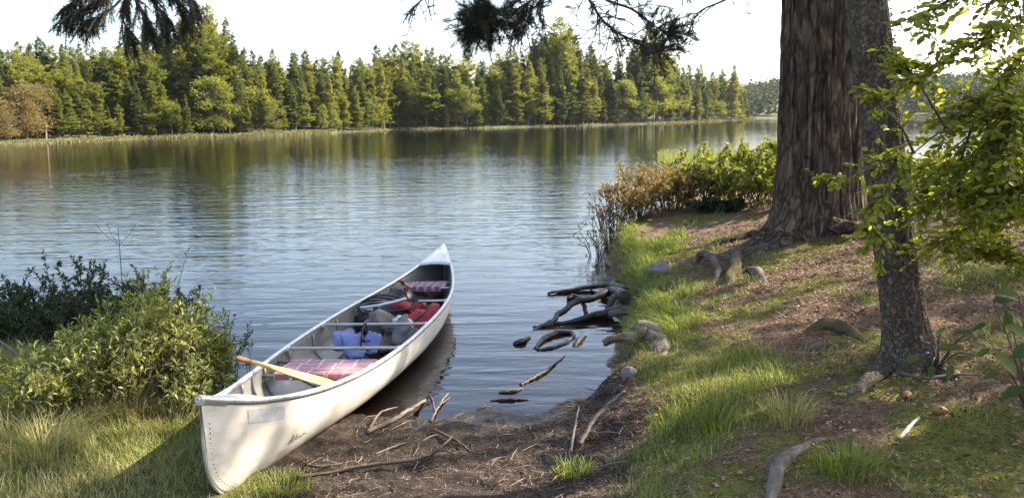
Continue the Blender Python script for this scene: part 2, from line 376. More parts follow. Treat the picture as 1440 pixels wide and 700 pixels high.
def gz(x, y):
    x = np.asarray(x, float); y = np.asarray(y, float)
    sn = sdist(x, y, near_poly); sf = sdist(x, y, far_poly)
    wob = .10 * fbm(x * 1.7, y * 1.7, o=3) * (np.abs(x) < 60)
    sn = sn + wob
    land = zl(x, y)
    rb = sstep((x - .35) / .5)      # steep cut bank on the right
    rise = sstep(sn / (.30 * rb + .55 * (1 - rb)))
    lum = .018 * fbm(x * 3, y * 3, o=3) + .012 * fbm(x * 11, y * 11, 3.3, o=3)
    md = mudmask(x, y)
    lum = lum + md * (.034 * np.maximum(0, fbm(x * 5, y * 5, 9.1, o=5) + .1) + .007 * fbm(x * 30, y * 30, 2.2, o=2))
    zn = np.where(sn > 0, (.012 + land * rise + lum * sstep(sn / .3)), -np.minimum(1.6, np.abs(sn) * .16 + rb * .25 * sstep(-sn / .25)) - .004)
    zf = np.where(sf > 0, .05 + .25 * sstep(sf / 3) + .07 * np.maximum(0, sf - 3) * (sf < 1e8) + .15 * fbm(x * .3, y * .3), -np.minimum(1.6, np.abs(sf) * .2) - .004)
    zf = np.minimum(zf, 26 + 8 * fbm(x * .01, y * .01))
    return np.where(sn > -.0001, zn, np.where(sf > -.0001, zf, np.maximum(zn, zf)))
def axis(a, b, fine, lo, hi, g=1.13):
    c = list(np.arange(a, b, fine)); s = fine; v = a; L = []
    while v > lo: s *= g; v -= s; L.append(v)
    s = fine; v = c[-1]; Rr = []
    while v < hi: s *= g; v += s; Rr.append(v)
    return np.array(L[::-1] + c + Rr)
xs = axis(-4.2, 5.0, .026, -1500, 1500, 1.09); ys = axis(2.4, 12.0, .032, -400, 2400, 1.06)
ys = np.unique(np.sort(np.concatenate([ys, np.arange(60, 330, 1.5)])))
XX, YY = np.meshgrid(xs, ys, indexing='ij'); ZZ = gz(XX, YY)
g = G(); g.grid(np.stack([XX, YY, ZZ], -1))

# masks on the ground
def pxpoly(pts): return np.array([atz(a, b, c)[:2] for a, b, c in pts])
gp1 = pxpoly([(868, 340, .3), (960, 325, .35), (985, 345, .4), (960, 400, .36), (1010, 425, .42), (1050, 450, .45), (1130, 500, .47), (1235, 520, .5), (1215, 560, .47), (1120, 600, .42), (1010, 640, .35), (1010, 720, .33), (860, 720, .1), (862, 560, .15), (855, 400, .2)])
gp2 = pxpoly([(430, 640, .06), (300, 600, .06), (430, 560, .05), (-300, 470, .14), (-500, 800, .2), (300, 800, .05), (395, 720, .05)])
def grassmask(x, y):
    n = .22 * fbm(x * 1.8, y * 1.8, 4.4, o=3)
    a = sstep((sdist(x, y, gp1) - .02 + n * 1.5) / .3)
    lf = sstep((-1.2 - .12 * (y - 4) - x + n * .4) / .2) * (y < 9)
    oth = sstep((n + .02) / .2) * .5 * ((x > 4.5) | (y < 2.5) | (x < -4))
    fr = sstep((fbm(x * 2.3, y * 2.3, 8.1, o=3) - .45) / .2) * .6 * (x > .9)
    return np.clip(np.maximum(np.maximum(a, lf), np.maximum(oth, fr)), 0, 1)
def mossmask(x, y):
    c = 0
    for px, py, z, r in ((1060, 365, .6, .5), (1000, 385, .5, .35), (1200, 470, .6, .28), (1245, 540, .52, .25), (1140, 640, .42, .3), (1400, 630, .5, .6), (1330, 660, .45, .35), (1040, 440, .44, .45), (960, 360, .36, .35), (960, 540, .36, .4), (900, 600, .25, .25), (1150, 400, .6, .3), (1090, 570, .45, .3), (1130, 345, .7, .5), (1010, 690, .35, .3), (1200, 555, .47, .2), (930, 420, .32, .3)):
        p = atz(px, py, z); c = np.maximum(c, 1 - np.hypot(x - p[0], y - p[1]) / r)
    return sstep((c + .35 * fbm(x * 3, y * 3, 7.7)) / .35) * (x > .8)
gm = grassmask(XX, YY).ravel(); mm = mossmask(XX, YY).ravel(); md = mudmask(XX, YY).ravel()
n = N('ground_soil')
v = n.coord(); f1 = n.noise(v, 3, 6, .65); f2 = n.noise(v, 45, 5, .7); f3 = n.noise(v, 12, 5, .6)
litter = n.mix(n.ramp(f2, [(.3, (.04, .026, .015)), (.5, (.145, .086, .046)), (.7, (.29, .19, .11))]), (.085, .055, .032), n.ramp(f1, [(.4, 0.), (.65, .8)]))
mud = n.mix(n.ramp(f2, [(.32, (.03, .02, .014)), (.52, (.05, .034, .023)), (.72, (.12, .082, .055))]), (.016, .011, .008), n.ramp(f3, [(.40, 0.), (.56, .9)]))
turf = n.ramp(f2, [(.3, (.045, .045, .014)), (.7, (.13, .12, .04))])
mossc = n.ramp(n.math('ADD', n.math('MULTIPLY', f2, .6), n.math('MULTIPLY', f3, .4)), [(.35, (.06, .065, .01)), (.65, (.19, .18, .025))])
farc = n.ramp(n.noise(v, .35, 4), [(.4, (.05, .055, .02)), (.6, (.11, .11, .04))])
c = n.mix(litter, mud, n.attr('mud')); c = n.mix(c, turf, n.attr('grass')); c = n.mix(c, mossc, n.attr('moss'))
ge = n.n('ShaderNodeNewGeometry'); sp = n.n('ShaderNodeSeparateXYZ'); n.l(ge.outputs['Position'], sp.inputs[0])
c = n.mix(c, farc, n.math('GREATER_THAN', sp.outputs[1], 40.0))
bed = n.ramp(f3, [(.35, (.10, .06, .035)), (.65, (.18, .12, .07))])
bed_depth_shade = n.mix(bed, (.012, .012, .010), n.math('MULTIPLY', n.math('MINIMUM', n.math('MAXIMUM', n.math('MULTIPLY', n.math('ADD', sp.outputs[2], .05), -3.2), 0.0), 1.0), 1.0))  # bed darkens with depth: light lost in water, painted as bed colour
c = n.mix(c, bed_depth_shade, n.math('LESS_THAN', sp.outputs[2], -.006))
wet = n.math('LESS_THAN', sp.outputs[2], .03)
rough = n.mix((.9, .9, .9), (.35, .35, .35), wet)
h = n.math('ADD', n.math('MULTIPLY', f2, .5), f3)
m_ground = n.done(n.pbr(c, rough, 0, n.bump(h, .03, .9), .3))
go = g.build('ground', m_ground, smooth=True); tag(go, kind='structure')
for nm, arr in (('grass', gm), ('moss', mm), ('mud', md)):
    a = go.data.attributes.new(nm, 'FLOAT', 'POINT'); a.data.foreach_set('value', arr.astype(np.float32))

# water
n = N('lake_water')
ge = n.n('ShaderNodeNewGeometry'); sp = n.n('ShaderNodeSeparateXYZ'); n.l(ge.outputs['Position'], sp.inputs[0])
big = n.noise(n.coord((.05, .12, 1)), 1, 2)
w1 = n.noise(n.coord((.9, 4.2, 1), rot=(0, 0, R(6))), 1, 2, .5, .35)
w2 = n.noise(n.coord((.5, 1.7, 1), rot=(0, 0, R(-9))), 1, 2, .5, .2)
w3 = n.noise(n.coord((4.5, 13, 1), rot=(0, 0, R(4))), 1, 1, .5, .2)
far = n.ramp(n.math('DIVIDE', sp.outputs[1], 200.0), [(.0, .20), (.035, .26), (.07, .33), (.14, .32), (.22, .22), (.30, .17), (.5, .10), (1., .06)])
amp = n.math('MULTIPLY', far, n.math('ADD', .45, big))
hh = n.math('ADD', n.math('ADD', n.math('MULTIPLY', w1, .55), n.math('MULTIPLY', w2, .6)), n.math('MULTIPLY', w3, .17))
nb = n.bump(n.math('MULTIPLY', hh, amp), .075, 1.0)
fr = n.n('ShaderNodeFresnel'); fr.inputs[0].default_value = 1.33; n.l(nb, fr.inputs[1])
gl = n.n('ShaderNodeBsdfGlossy'); gl.inputs['Roughness'].default_value = .03; gl.inputs[0].default_value = (1, 1, 1, 1); n.l(nb, gl.inputs['Normal'])
tp = n.n('ShaderNodeBsdfTransparent'); tp.inputs[0].default_value = (.62, .50, .36, 1)
ms = n.n('ShaderNodeMixShader'); n.l(fr.outputs[0], ms.inputs[0]); n.l(tp.outputs[0], ms.inputs[1]); n.l(gl.outputs[0], ms.inputs[2])
m_water = n.done(ms.outputs[0])
g = G(); g.grid(np.array([[(x, y, 0) for y in (-100, 0, 400, 2300)] for x in (-1400, 0, 1400)], float))
tag(g.build('lake_water', m_water), kind='structure')

# ------------------------------------------------------------------ tree generators
def rot2(a): return np.stack([np.cos(a), np.sin(a), 0 * a], -1)
def conifer(h, wd, seed, style, mat):
    r = np.random.default_rng(seed); c = G(); t = G()
    b0 = h * (.10 if style == 'spruce' else .16); z = b0
    lean = r.normal(0, .012, 2)
    zs_ = np.linspace(-.6, h, 14); t.tube(np.stack([zs_ * lean[0], zs_ * lean[1], zs_], -1), np.interp(zs_, [-.6, 0, h], [h * .014, h * .012, .015]), 7)
    while z < h * .995:
        q = (z - b0) / (h - b0)
        prof = (1 - q) ** (.62 + .12 * (seed % 3)) * (1 - .35 * math.exp(-q * 9)) * (.88 + .22 * math.sin(q * 13 + seed * 2)) if style == 'spruce' else ((1 - q) ** .42 * (.72 + .30 * math.sin(q * 9 + seed)))
        rad = wd * prof * r.uniform(.75, 1.1) + .12
        nb = r.integers(4, 7) if q < .85 else 4
        for k in range(nb):
            if r.random() < (.12 if style == 'spruce' else .22): continue
            az = r.uniform(0, 2 * PI); L = rad * r.uniform(.55, 1.25)
            up = (-.22 + .55 * q if style == 'spruce' else .05 + .35 * q) + r.normal(0, .08)
            n_ = int(8 + L * (24 if style == 'spruce' else 26))
            s = r.uniform(.12, 1, n_) ** .8
            d = np.array([math.cos(az), math.sin(az), 0]); sd = np.array([-d[1], d[0], 0])
            wsp = .34 * L * (np.sin(np.clip(s, 0, 1) * PI * .85 + .3)) * r.uniform(-1, 1, n_)
            curve = up * s * L + (.16 * L * s ** 2 if style == 'spruce' else .10 * L * s ** 2)
            p = d * (s * L)[:, None] + sd * wsp[:, None]; p[:, 2] += z + curve + r.normal(0, .07, n_)
            p[:, 0] += z * lean[0]; p[:, 1] += z * lean[1]
            if style == 'pine': p[:, 2] += r.uniform(0, .22, n_) * L * .4
            dirs = d * 1.0 + sd * (np.sign(wsp) * .7)[:, None] + r.normal(0, .35, (n_, 3)); dirs[:, 2] += (.1 if style == 'spruce' else .55)
            upv = np.array([0, 0, 1.]) + r.normal(0, .45, (n_, 3))
            sz = r.uniform(.26, .50, n_) * (1.0 if q < .8 else .7)
            c.leaves(p, dirs, upv, sz, sz * .62, np.clip(.35 + .25 * s + r.normal(0, .16, n_), 0, 1), 0, -.12)
            if k % 2 == 0 and L > .7: t.tube(np.stack([[z * lean[0], z * lean[1], z], d * L * .75 + [z * lean[0], z * lean[1], z + up * L * .75]]), [.03, .01], 3, cap=False)
        z += r.uniform(.20, .36) * (h / 13) * (1 if style == 'spruce' else 1.25)
    top = r.uniform(0, .25, 30)
    c.leaves(np.stack([h * lean[0] + 0 * top, h * lean[1] + 0 * top, h + .25 - top * 3], -1), r.normal(0, .4, (30, 3)) + [0, 0, .6], r.normal(0, 1, (30, 3)), .3, .14)
    return t, c, m_trunk, mat
def broadleaf(h, wd, seed, mat):
    r = np.random.default_rng(seed); c = G(); t = G()
    t.tube(spline([(0, 0, -.5), (.1, 0, h * .3), (0, .1, h * .8)], 8), np.linspace(.11, .04, 8) * h / 8, 6)
    for k in range(int(26)):
        q = r.uniform(.16, 1); a = r.uniform(0, 2 * PI); rr = wd * math.sqrt(max(0.05, 1 - ((q - .5) / .56) ** 2)) * r.uniform(.35, .95)
        ctr = np.array([math.cos(a) * rr, math.sin(a) * rr, q * h])
        t.tube(np.stack([[0, 0, q * h * .6], ctr]), [.05, .015], 4, cap=False)
        n_ = 75; p = r.normal(0, 1, (n_, 3)); p = nrm(p) * (r.random((n_, 1)) ** .4) * np.array([.9, .9, .55]) * wd * .42
        c.leaves(ctr + p, p + [0, 0, .2], r.normal(0, 1, (n_, 3)) + [0, 0, 1.2], r.uniform(.2, .34, n_), r.uniform(.14, .24, n_), np.clip(r.normal(.5, .22, n_), 0, 1))
    return t, c, m_trunk, mat
protos = {}
def proto(key):
    if key not in protos:
        k, i = key
        if k == 'spruce': T = conifer(13, 2.3 + .35 * i, 100 + i, 'spruce', m_fir)
        if k == 'dark': T = conifer(13, 2.3 + .25 * i, 200 + i, 'spruce', m_fir_dark)
        if k == 'pine': T = conifer(13, 2.8 + .4 * i, 300 + i, 'pine', m_fir)
        if k == 'leafy': T = broadleaf(7, 2.3, 400 + i, m_decid)
        if k == 'autumn': T = broadleaf(6, 2.6, 500 + i, m_autumn)
        a = T[0].build('trunk', T[2]); b = T[1].build('crown', T[3])
        protos[key] = (a, b, [True])
    return protos[key]
kindh = {'spruce': 13, 'dark': 13, 'pine': 13, 'leafy': 7, 'autumn': 6}
kindn = {'spruce': 'spruce_tree', 'dark': 'spruce_tree', 'pine': 'pine_tree', 'leafy': 'broadleaf_tree', 'autumn': 'broadleaf_tree'}
def put_tree(key, x, y, h, label, group, wide=1.0):
    a, b, fresh = proto(key)
    z = float(gz(x, y))
    root = empty(kindn[key[0]], (x, y, z), label, 'tree', group, rng.uniform(0, 6.28))
    s = h / kindh[key[0]]; root.scale = (s * wide, s * wide, s)
    for p in (a, b):
        if fresh[0]: p.parent = root
        else:
            c = p.copy(); C.objects.link(c); c.parent = root
    fresh[0] = False
    return root
# far-shore forest --------------------------------------------------------
fs = np.array([q for q in far_shore if -160 < q[0] < 81 and q[1] < 275], float)
def pxof(p):
    q = np.array([p[0], p[1], 0.]) - EYE; return 720 + f_px * (q @ Rv) / (q @ Fv)
seg = np.linspace(0, 1, 400)
fine = np.concatenate([fs[i] + (fs[i + 1] - fs[i]) * seg[:, None] for i in range(len(fs) - 1)])
finepx = np.array([pxof(p) for p in fine]); tan = nrm(np.gradient(fine, axis=0)); inl = np.stack([-tan[:, 1], tan[:, 0]], -1)
sil = [(-200, 60), (0, 62), (50, 52), (100, 62), (150, 58), (200, 52), (262, 26), (290, 14), (315, 30), (345, 50), (372, 70), (420, 62), (470, 76), (520, 72), (545, 62), (592, 58), (640, 78), (700, 76), (735, 62), (760, 50), (790, 30), (812, 45), (838, 62), (870, 72),
       (905, 45), (925, 46), (948, 82), (965, 92), (1000, 90), (1030, 95), (1048, 125), (1056, 140)]
sx_, sy_ = zip(*sil)
def top_h(x, y, px):     # height that reaches the treeline at that bearing
    d = ray(px, np.interp(px, sx_, sy_)); t = y / d[1]; return H + d[2] * t - float(gz(x, y))
rowspec = [(1.6, 13, .62, ('spruce', 'leafy', 'dark', 'spruce', 'pine', 'spruce')), (4.0, 15, .80, ('spruce', 'pine', 'dark', 'spruce')), (7.5, 17, .93, ('pine', 'spruce', 'dark', 'pine')), (12, 18, 1.0, ('spruce', 'dark', 'pine')), (18, 22, 1.02, ('dark', 'spruce'))]
cnt = 0
for ri, (off, stepx, hf, kinds) in enumerate(rowspec):
    px = -250 + rng.uniform(0, 20)
    while px < 1056:
        d_ = ray(px, 170)[:2]; d_ = d_ / d_[1]; ts_ = np.arange(50, 300, .5); i = np.argmax(sdist(d_[0] * ts_, ts_, far_poly) > .7)
        yy_ = ts_[i] + abs(off * (1 + .25 * rng.normal())) * (1.15 + .5 * (px < 450)); p = np.array([d_[0] * yy_, yy_])
        if sdist(p[0], p[1], far_poly) < .4: px += 5; continue
        ppx = px
        hh_ = top_h(p[0], p[1], ppx) * hf * rng.uniform(.80, 1.0)
        k = kinds[rng.integers(len(kinds))]
        if ri == 0:
            if rng.random() < .45: hh_ *= .6
            if ppx < 60 and rng.random() < .6: k = 'autumn'
        if k in ('leafy', 'autumn'): hh_ = min(hh_, rng.uniform(5, 7.5) * (1 if p[1] < 120 else 1.4))
        if ppx > 640 and k == 'spruce' and rng.random() < .5: k = 'dark'
        hh_ = max(hh_, 3.2)
        side = 'left' if ppx < 340 else ('middle' if ppx < 700 else 'right')
        wh = {'left': 'left of the far shore', 'middle': 'middle of the far shore', 'right': 'right of the far shore'}[side]
        look = {'spruce': 'yellow-green spruce', 'dark': 'dark green spruce', 'pine': 'plumed green pine', 'leafy': 'low bright leafy tree', 'autumn': 'low reddish-tinged leafy tree'}[k]
        pos = 'at the water edge' if ri == 0 else ('in the front ranks' if ri < 3 else 'at the back of the wood')
        put_tree((k, int(rng.integers(4 if k in ('spruce', 'pine', 'dark') else 3))), p[0], p[1], hh_, f'{look} {pos} on the {wh}', f'{look}s {pos}, {side} far shore', rng.uniform(.85, 1.2))
        cnt += 1; px += stepx * rng.uniform(.7, 1.35)
# a few trees standing above the treeline
for px, py, y, k, lab in ((290, 10, 106, ('pine', 0), 'tallest pine of the far left wood, its crown above the treeline'), (316, 28, 108, ('spruce', 1), 'tall spruce with tiered top just right of the tallest far pine'),
                       (262, 30, 104, ('pine', 1), 'tall pine close on the left of the tallest far pine'),
                       (788, 28, 160, ('pine', 2), 'tall dense pine rising above the far treeline under the hanging pine limb'), (757, 46, 158, ('spruce', 0), 'narrow pointed spruce left of the tall dense far pine'),
                       (908, 38, 182, ('spruce', 2), 'tall tiered spruce above the right part of the far wood'), (926, 46, 184, ('pine', 1), 'tall open pine beside the tiered spruce, right part of far wood'),
                       (1031, 92, 238, ('spruce', 1), 'last tall spruce near the tip of the far point')):
    p = aty(px, py, y); z = float(gz(p[0], p[1])); put_tree(k, p[0], p[1], p[2] - z, lab, None, .95)
# bleached dead trunks on the far bank
for i, (px, y, h, lab) in enumerate(((322, 103, 2.9, 'thin pale bare trunk at the far water edge below the tallest pine'), (62, 73, 1.7, 'short bleached trunk leaning over the far left bank'),
                                (540, 130, 2.4, 'pale dead stem on the bank at the middle of the far shore'))):
    d_ = ray(px, 170)[:2]; d_ = d_ / d_[1]; ts_ = np.arange(50, 300, .5); yy_ = ts_[np.argmax(sdist(d_[0] * ts_, ts_, far_poly) > .7)] + 2.6; p = np.array([d_[0] * yy_, yy_])
    g = G(); g.tube(spline([(0, 0, -.3), (.1, 0, h * .5), (.05 + .1 * (i % 2), 0, h)], 8), np.linspace(.09, .035, 8), 6)
    for k in range(7):
        z = h * rng.uniform(.35, .98); a = rng.uniform(0, 6.28); g.tube(spline([(.08, 0, z), (.1 + math.cos(a) * .4, math.sin(a) * .4, z + .05), (.1 + math.cos(a) * .8, math.sin(a) * .8, z - .12)], 5), np.linspace(.03, .008, 5), 4)
    tag(g.build('dead_tree', m_snag, origin=(0, 0, 0)), lab, 'dead tree').location = (p[0], p[1], float(gz(p[0], p[1])))
# strip of bank plants along the far water edge
g = G(); idx = rng.integers(0, len(fine), 16000); idx = idx[(finepx[idx] < 480) | (rng.random(16000) < .22) | ((finepx[idx] > 930) & (rng.random(16000) < .6))]; p = fine[idx] + inl[idx] * rng.uniform(-.2, 2.0, (len(idx), 1))
dd = np.hypot(p[:, 0], p[:, 1]) / 100
z = gz(p[:, 0], p[:, 1]); P = np.stack([p[:, 0], p[:, 1], np.maximum(z, 0)], -1); hz = rng.uniform(.12, .40, len(p)) * dd * (1 + .9 * vnoise(p[:, 0] * .35, p[:, 1] * .35)) * np.where(finepx[idx] < 480, .75, .5)
g.leaves(P, rng.normal(0, .6, P.shape) + [0, 0, 1], rng.normal(0, 1, P.shape), np.maximum(hz, .12), .16 * dd)
tag(g.build('bank_plants', leafmat('bank_sedge', [(.10, .10, .03), (.20, .18, .07), (.32, .27, .14)], .3, .7)), 'pale yellow sedge and low plants fringing the far water edge', 'bank plants', kind='stuff')
# far low wood and ridge beyond the point, on the right
g = G()
fr_ = np.array([(60, 335), (86, 322), (118, 330), (190, 304), (330, 264), (500, 236)], float)
for i in range(len(fr_) - 1):
    L = np.linalg.norm(fr_[i + 1] - fr_[i]); nt_ = int(L * 9)
    d = nrm(fr_[i + 1] - fr_[i]); nn = np.array([-d[1], d[0]])
    for k in range(nt_):
        back = rng.random() ** .7 * 120; p = fr_[i] + d * rng.uniform(0, L) + nn * (3 + back); z0 = float(gz(p[0], p[1])); h = rng.uniform(8, 13) * (1 if p[0] > 125 else .7)
        m_ = 40; q = rng.random(m_); a = rng.uniform(0, 6.28, m_); rr = (1 - q) ** .7 * h * .2
        P = np.stack([p[0] + np.cos(a) * rr, p[1] + np.sin(a) * rr, z0 + h * (.08 + .92 * q)], -1)
        g.leaves(P, rot2(a) + [0, 0, .1], rng.normal(0, .5, (m_, 3)) + [0, 0, 1], 1.7, 1.4, np.clip(rng.normal(.3 + .4 * rng.random(), .15, m_), 0, 1))
tag(g.build('distant_wood', m_hill), 'distant wooded ridge beyond the lake at the right', 'distant wood', kind='stuff')

# ------------------------------------------------------------------ aluminium canoe
cB = atz(285, 560, .64); cE = atz(625, 345, .535); CL = float(np.linalg.norm(cE[:2] - cB[:2])); CH = CL / 2
def half_beam(t): return .465 * np.maximum(0, 1 - np.abs(t) ** 2.35) ** .92
def sheer(t): return .335 + .03 * t ** 2 + .255 * np.abs(t) ** 4.4
def keel(t):
    u = np.clip((np.abs(t) * CH - (CH - .34)) / .34, 0, 1)
    return .02 * np.abs(t) ** 3 + .30 * (1 - np.sqrt(np.maximum(0, 1 - u ** 2.4)))
def hull_pt(t, a, side, off=0.0):
    t = np.asarray(t, float); a = np.asarray(a, float)
    nexp = 3.0 - 1.55 * np.abs(t) ** 1.6
    b = half_beam(t); zk, zs = keel(t), sheer(t)
    e = 2 / nexp
    x = b * np.sin(a) ** e; z = zk + (zs - zk) * (1 - np.cos(a) ** e)
    x = x * (1 - .03 * np.clip((1 - np.cos(a)) - .6, 0, 1))
    x = x + .006 + off
    return np.stack([side * x, t * CH + 0 * x, z + 0 * x], -1)
tt = np.sin(np.linspace(-PI / 2, PI / 2, 121)); tt = np.sign(tt) * np.abs(tt) ** .97
aa = np.linspace(0.0, PI / 2, 29)
Tg, Ag = np.meshgrid(tt, aa, indexing='ij')
canoe = empty('canoe', (0, 0, 0), 'weathered aluminium canoe drawn up on the muddy shore, its stern afloat', 'canoe')
yaw = -math.atan2(cE[0] - cB[0], cE[1] - cB[1])
canoe.location = ((cB[0] + cE[0]) / 2, (cB[1] + cE[1]) / 2, -.033)
canoe.rotation_euler = (R(-1.1), R(-2.0), yaw)
CM = Matrix.LocRotScale(canoe.location, canoe.rotation_euler.to_quaternion(), None)
def cw(p): return np.array(CM @ Vector(p))            # canoe local -> world
def cinv(p): return np.array(CM.inverted() @ Vector(p))
g = G()
rr = hull_pt(Tg, Ag, 1); ll = hull_pt(Tg, Ag, -1)
dent = .004 * fbm(Tg * 7, Ag * 3, o=3)
rr[..., 0] += dent; ll[..., 0] -= dent
full = np.concatenate([ll[:, ::-1], rr], 1)
g.grid(full)
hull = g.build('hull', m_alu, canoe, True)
sm = hull.modifiers.new('solid', 'SOLIDIFY'); sm.thickness = .004; sm.offset = 0; sm.material_offset = 1; hull.data.materials.append(aluminium('shaded_inner_aluminium', (.34, .33, .31), .5))  # bare grey inside, darkened further: interior shade painted into the tint
def hull_in(t, z):   # inner half-width at height z (local)
    zk, zs = float(keel(t)), float(sheer(t)); e = 2 / (3.0 - 1.55 * abs(t) ** 1.6)
    c = max(0, 1 - (z - zk) / (zs - zk)) ** (1 / e); return float(half_beam(t)) * math.sqrt(max(0, 1 - c * c)) ** e
# gunwale rails
for sd in (-1, 1):
    g = G(); P = hull_pt(tt, np.full_like(tt, PI / 2), sd)
    prof = [(-.012, -.022), (.013, -.022), (.016, -.008), (.013, .006), (.004, .010), (-.008, .008), (-.013, -.002)]
    sec = np.stack([np.stack([P[:, 0] + sd * a, P[:, 1], P[:, 2] + b], -1) for a, b in prof], 1)
    sec = sec[:, ::-1] if sd > 0 else sec
    g.grid(sec, closed_v=True)
    rl = g.build('gunwale', m_alu_trim, canoe, True)
    g = G(); sec = np.stack([np.stack([P[:, 0] + sd * a, P[:, 1], P[:, 2] + b], -1) for a, b in ((.0055, -.026), (.0085, -.026), (.0085, -.0222), (.0055, -.0222))], 1)
    g.grid(sec, closed_v=True); g.build('seam', m_seam, rl)
    g = G()
    for t in np.linspace(-.94, .94, 46):
        q = hull_pt(t, PI / 2, sd); g.add(*[(lambda v, f: (v, f))(*x) for x in [((np.array([[math.cos(a) * .005 * 0 + 0, math.cos(a) * .005, math.sin(a) * .005] for a in np.arange(6) * PI / 3] + [[.003 * sd, 0, 0]]) + q + [sd * .0155, 0, -.008]), [[i, (i + 1) % 6, 6] for i in range(6)])]][0])
    g.build('rivets', m_seam, rl)
# stem bands with rivets at both ends
for e in (-1, 1):
    u = np.linspace(0, 1, 40)
    yy = e * (CH - .42 * np.maximum(0, 1 - u * 1.9) ** 1.6); zz = np.array([max(float(keel(y / CH)), 0) for y in yy])
    top = float(sheer(1.0)); k0 = zz[-1]
    path = []
    ys_ = np.linspace(CH - .60, CH, 60)
    for y in ys_: path.append((0, e * (y + .004), float(keel(y / CH)) - .004))
    path.append((0, e * (CH + .006), .40)); path.append((0, e * (CH + .006), top))
    g = G(); g.tube(np.array(path), .0085, 8); st = g.build('stem_band', m_alu_trim, canoe, True)
    for sd in (-1, 1):
        g = G()
        for (y, z) in [(CH - .030, z) for z in np.arange(.32, .50, .026)] + [(CH - .034 - .30 * (1 - math.cos(a)), .31 - .27 * math.sin(a)) for a in np.linspace(0, 1.35, 15)]:
            t = y / CH; zk, zs = float(keel(t)), float(sheer(t))
            if z <= zk + .005: continue
            x = hull_in(t, z) + .006
            g.add(np.array([[0, math.cos(a) * .0055, math.sin(a) * .0055] for a in np.arange(8) * PI / 4] + [[.0035 * sd, 0, 0]]) + [sd * (x + .003), e * y, z], [[i, (i + 1) % 8, 8] for i in range(8)])
        g.build('rivets', m_seam, st)
# decks
for e in (-1, 1):
    g = G(); t0 = .865 if e < 0 else .835; ts = np.linspace(t0, .998, 14); u = np.linspace(-1, 1, 13)
    P = np.array([[(float(half_beam(t)) * 1.0 * a + .0, e * t * CH, float(sheer(t)) + .011 + .018 * (1 - a * a) * float(half_beam(t)) / .2) for a in u] for t in ts])
    if e > 0: P = P[:, ::-1]
    g.grid(P)
    back = P[0].copy(); low = back.copy(); low[:, 2] -= .028; low[:, 1] -= e * .004
    g.grid(np.stack([low, back]))
    dk = g.build('deck', m_alu_deck, canoe, True); s_ = dk.modifiers.new('solid', 'SOLIDIFY'); s_.thickness = .003
    # end cap casting with eye
    g = G(); ts = np.linspace(.955, 1.004, 6)
    for i in range(1):
        sec = []
        for t in ts:
            hb = max(.02, float(half_beam(min(t, 1))) + .016); z = float(sheer(min(t, 1))); k = (1.004 - t) / .049
            sec.append([(a * hb * (1 if abs(b) < .5 else .8), e * t * CH, z + c) for a, b, c in ((-1, 0, -.035), (-1, 0, .004), (-.5, 1, .017), (.5, 1, .017), (1, 0, .004), (1, 0, -.035))])
        sec = np.array(sec); g.grid(sec, closed_v=True)
        g.add(sec[-1], [[0, 1, 2], [0, 2, 3], [0, 3, 4], [0, 4, 5]])
    cap = g.build('end_cap', m_alu_trim, canoe, True)
    g = G(); y0 = e * (CH + .0145)
    a_ = np.arange(18) * 2 * PI / 17; g.tube(np.stack([.011 * np.cos(a_), np.full(18, y0), float(sheer(1)) - .007 + .011 * np.sin(a_)], -1), .0035, 6, cap=False); g.build('painter_eye', m_alu_deck, cap, True)
# keel, ribs
g = G(); ts = np.linspace(-.88, .88, 40); g.tube(np.stack([0 * ts, ts * CH, keel(ts) - .006], -1), .009, 6); g.build('keel', m_alu_trim, canoe, True)
for t in (-.62, -.44, -.25, -.06, .14, .33, .52, .70):
    g = G(); a2 = np.linspace(.05, PI / 2 - .05, 22); L_ = hull_pt(t, a2, -1, -.012); R_ = hull_pt(t, a2, 1, -.012); L_[:, 2] += .006; R_[:, 2] += .006
    g.tube(np.vstack([L_[::-1], R_]), .008, 6); g.build('rib', m_alu_bar, canoe, True)
# thwarts
def crossbar(ypx, xpx, z, nm, mat, rad, par, dz=0):
    p = cinv(atz(xpx, ypx, z)); t = p[1] / CH; zt = float(sheer(t)) - .012 + dz; hw = hull_in(t, min(zt, float(sheer(t)) - .001)) if dz else float(half_beam(t))
    g = G(); xs_ = np.linspace(-hw, hw, 12); g.tube(np.stack([xs_, 0 * xs_ + p[1], 0 * xs_ + zt], -1) , rad, 10)
    g.v[0][:, 2] = zt + (g.v[0][:, 2] - zt) * .62
    return g.build(nm, mat, par, True), p[1], zt, hw
zc = .33
for ypx, xpx in ((485, 490), (449, 535), (416, 574)):
    b, y, z, hw = crossbar(ypx, xpx, zc, 'thwart', m_alu_bar, .019, canoe)
    g = G()
    for sd in (-1, 1):
        g.tube([(sd * (hw - .03), y, z - .012), (sd * (hw + .003), y, z - .012)], .03, 6)
    g.build('bracket', m_alu_trim, b)
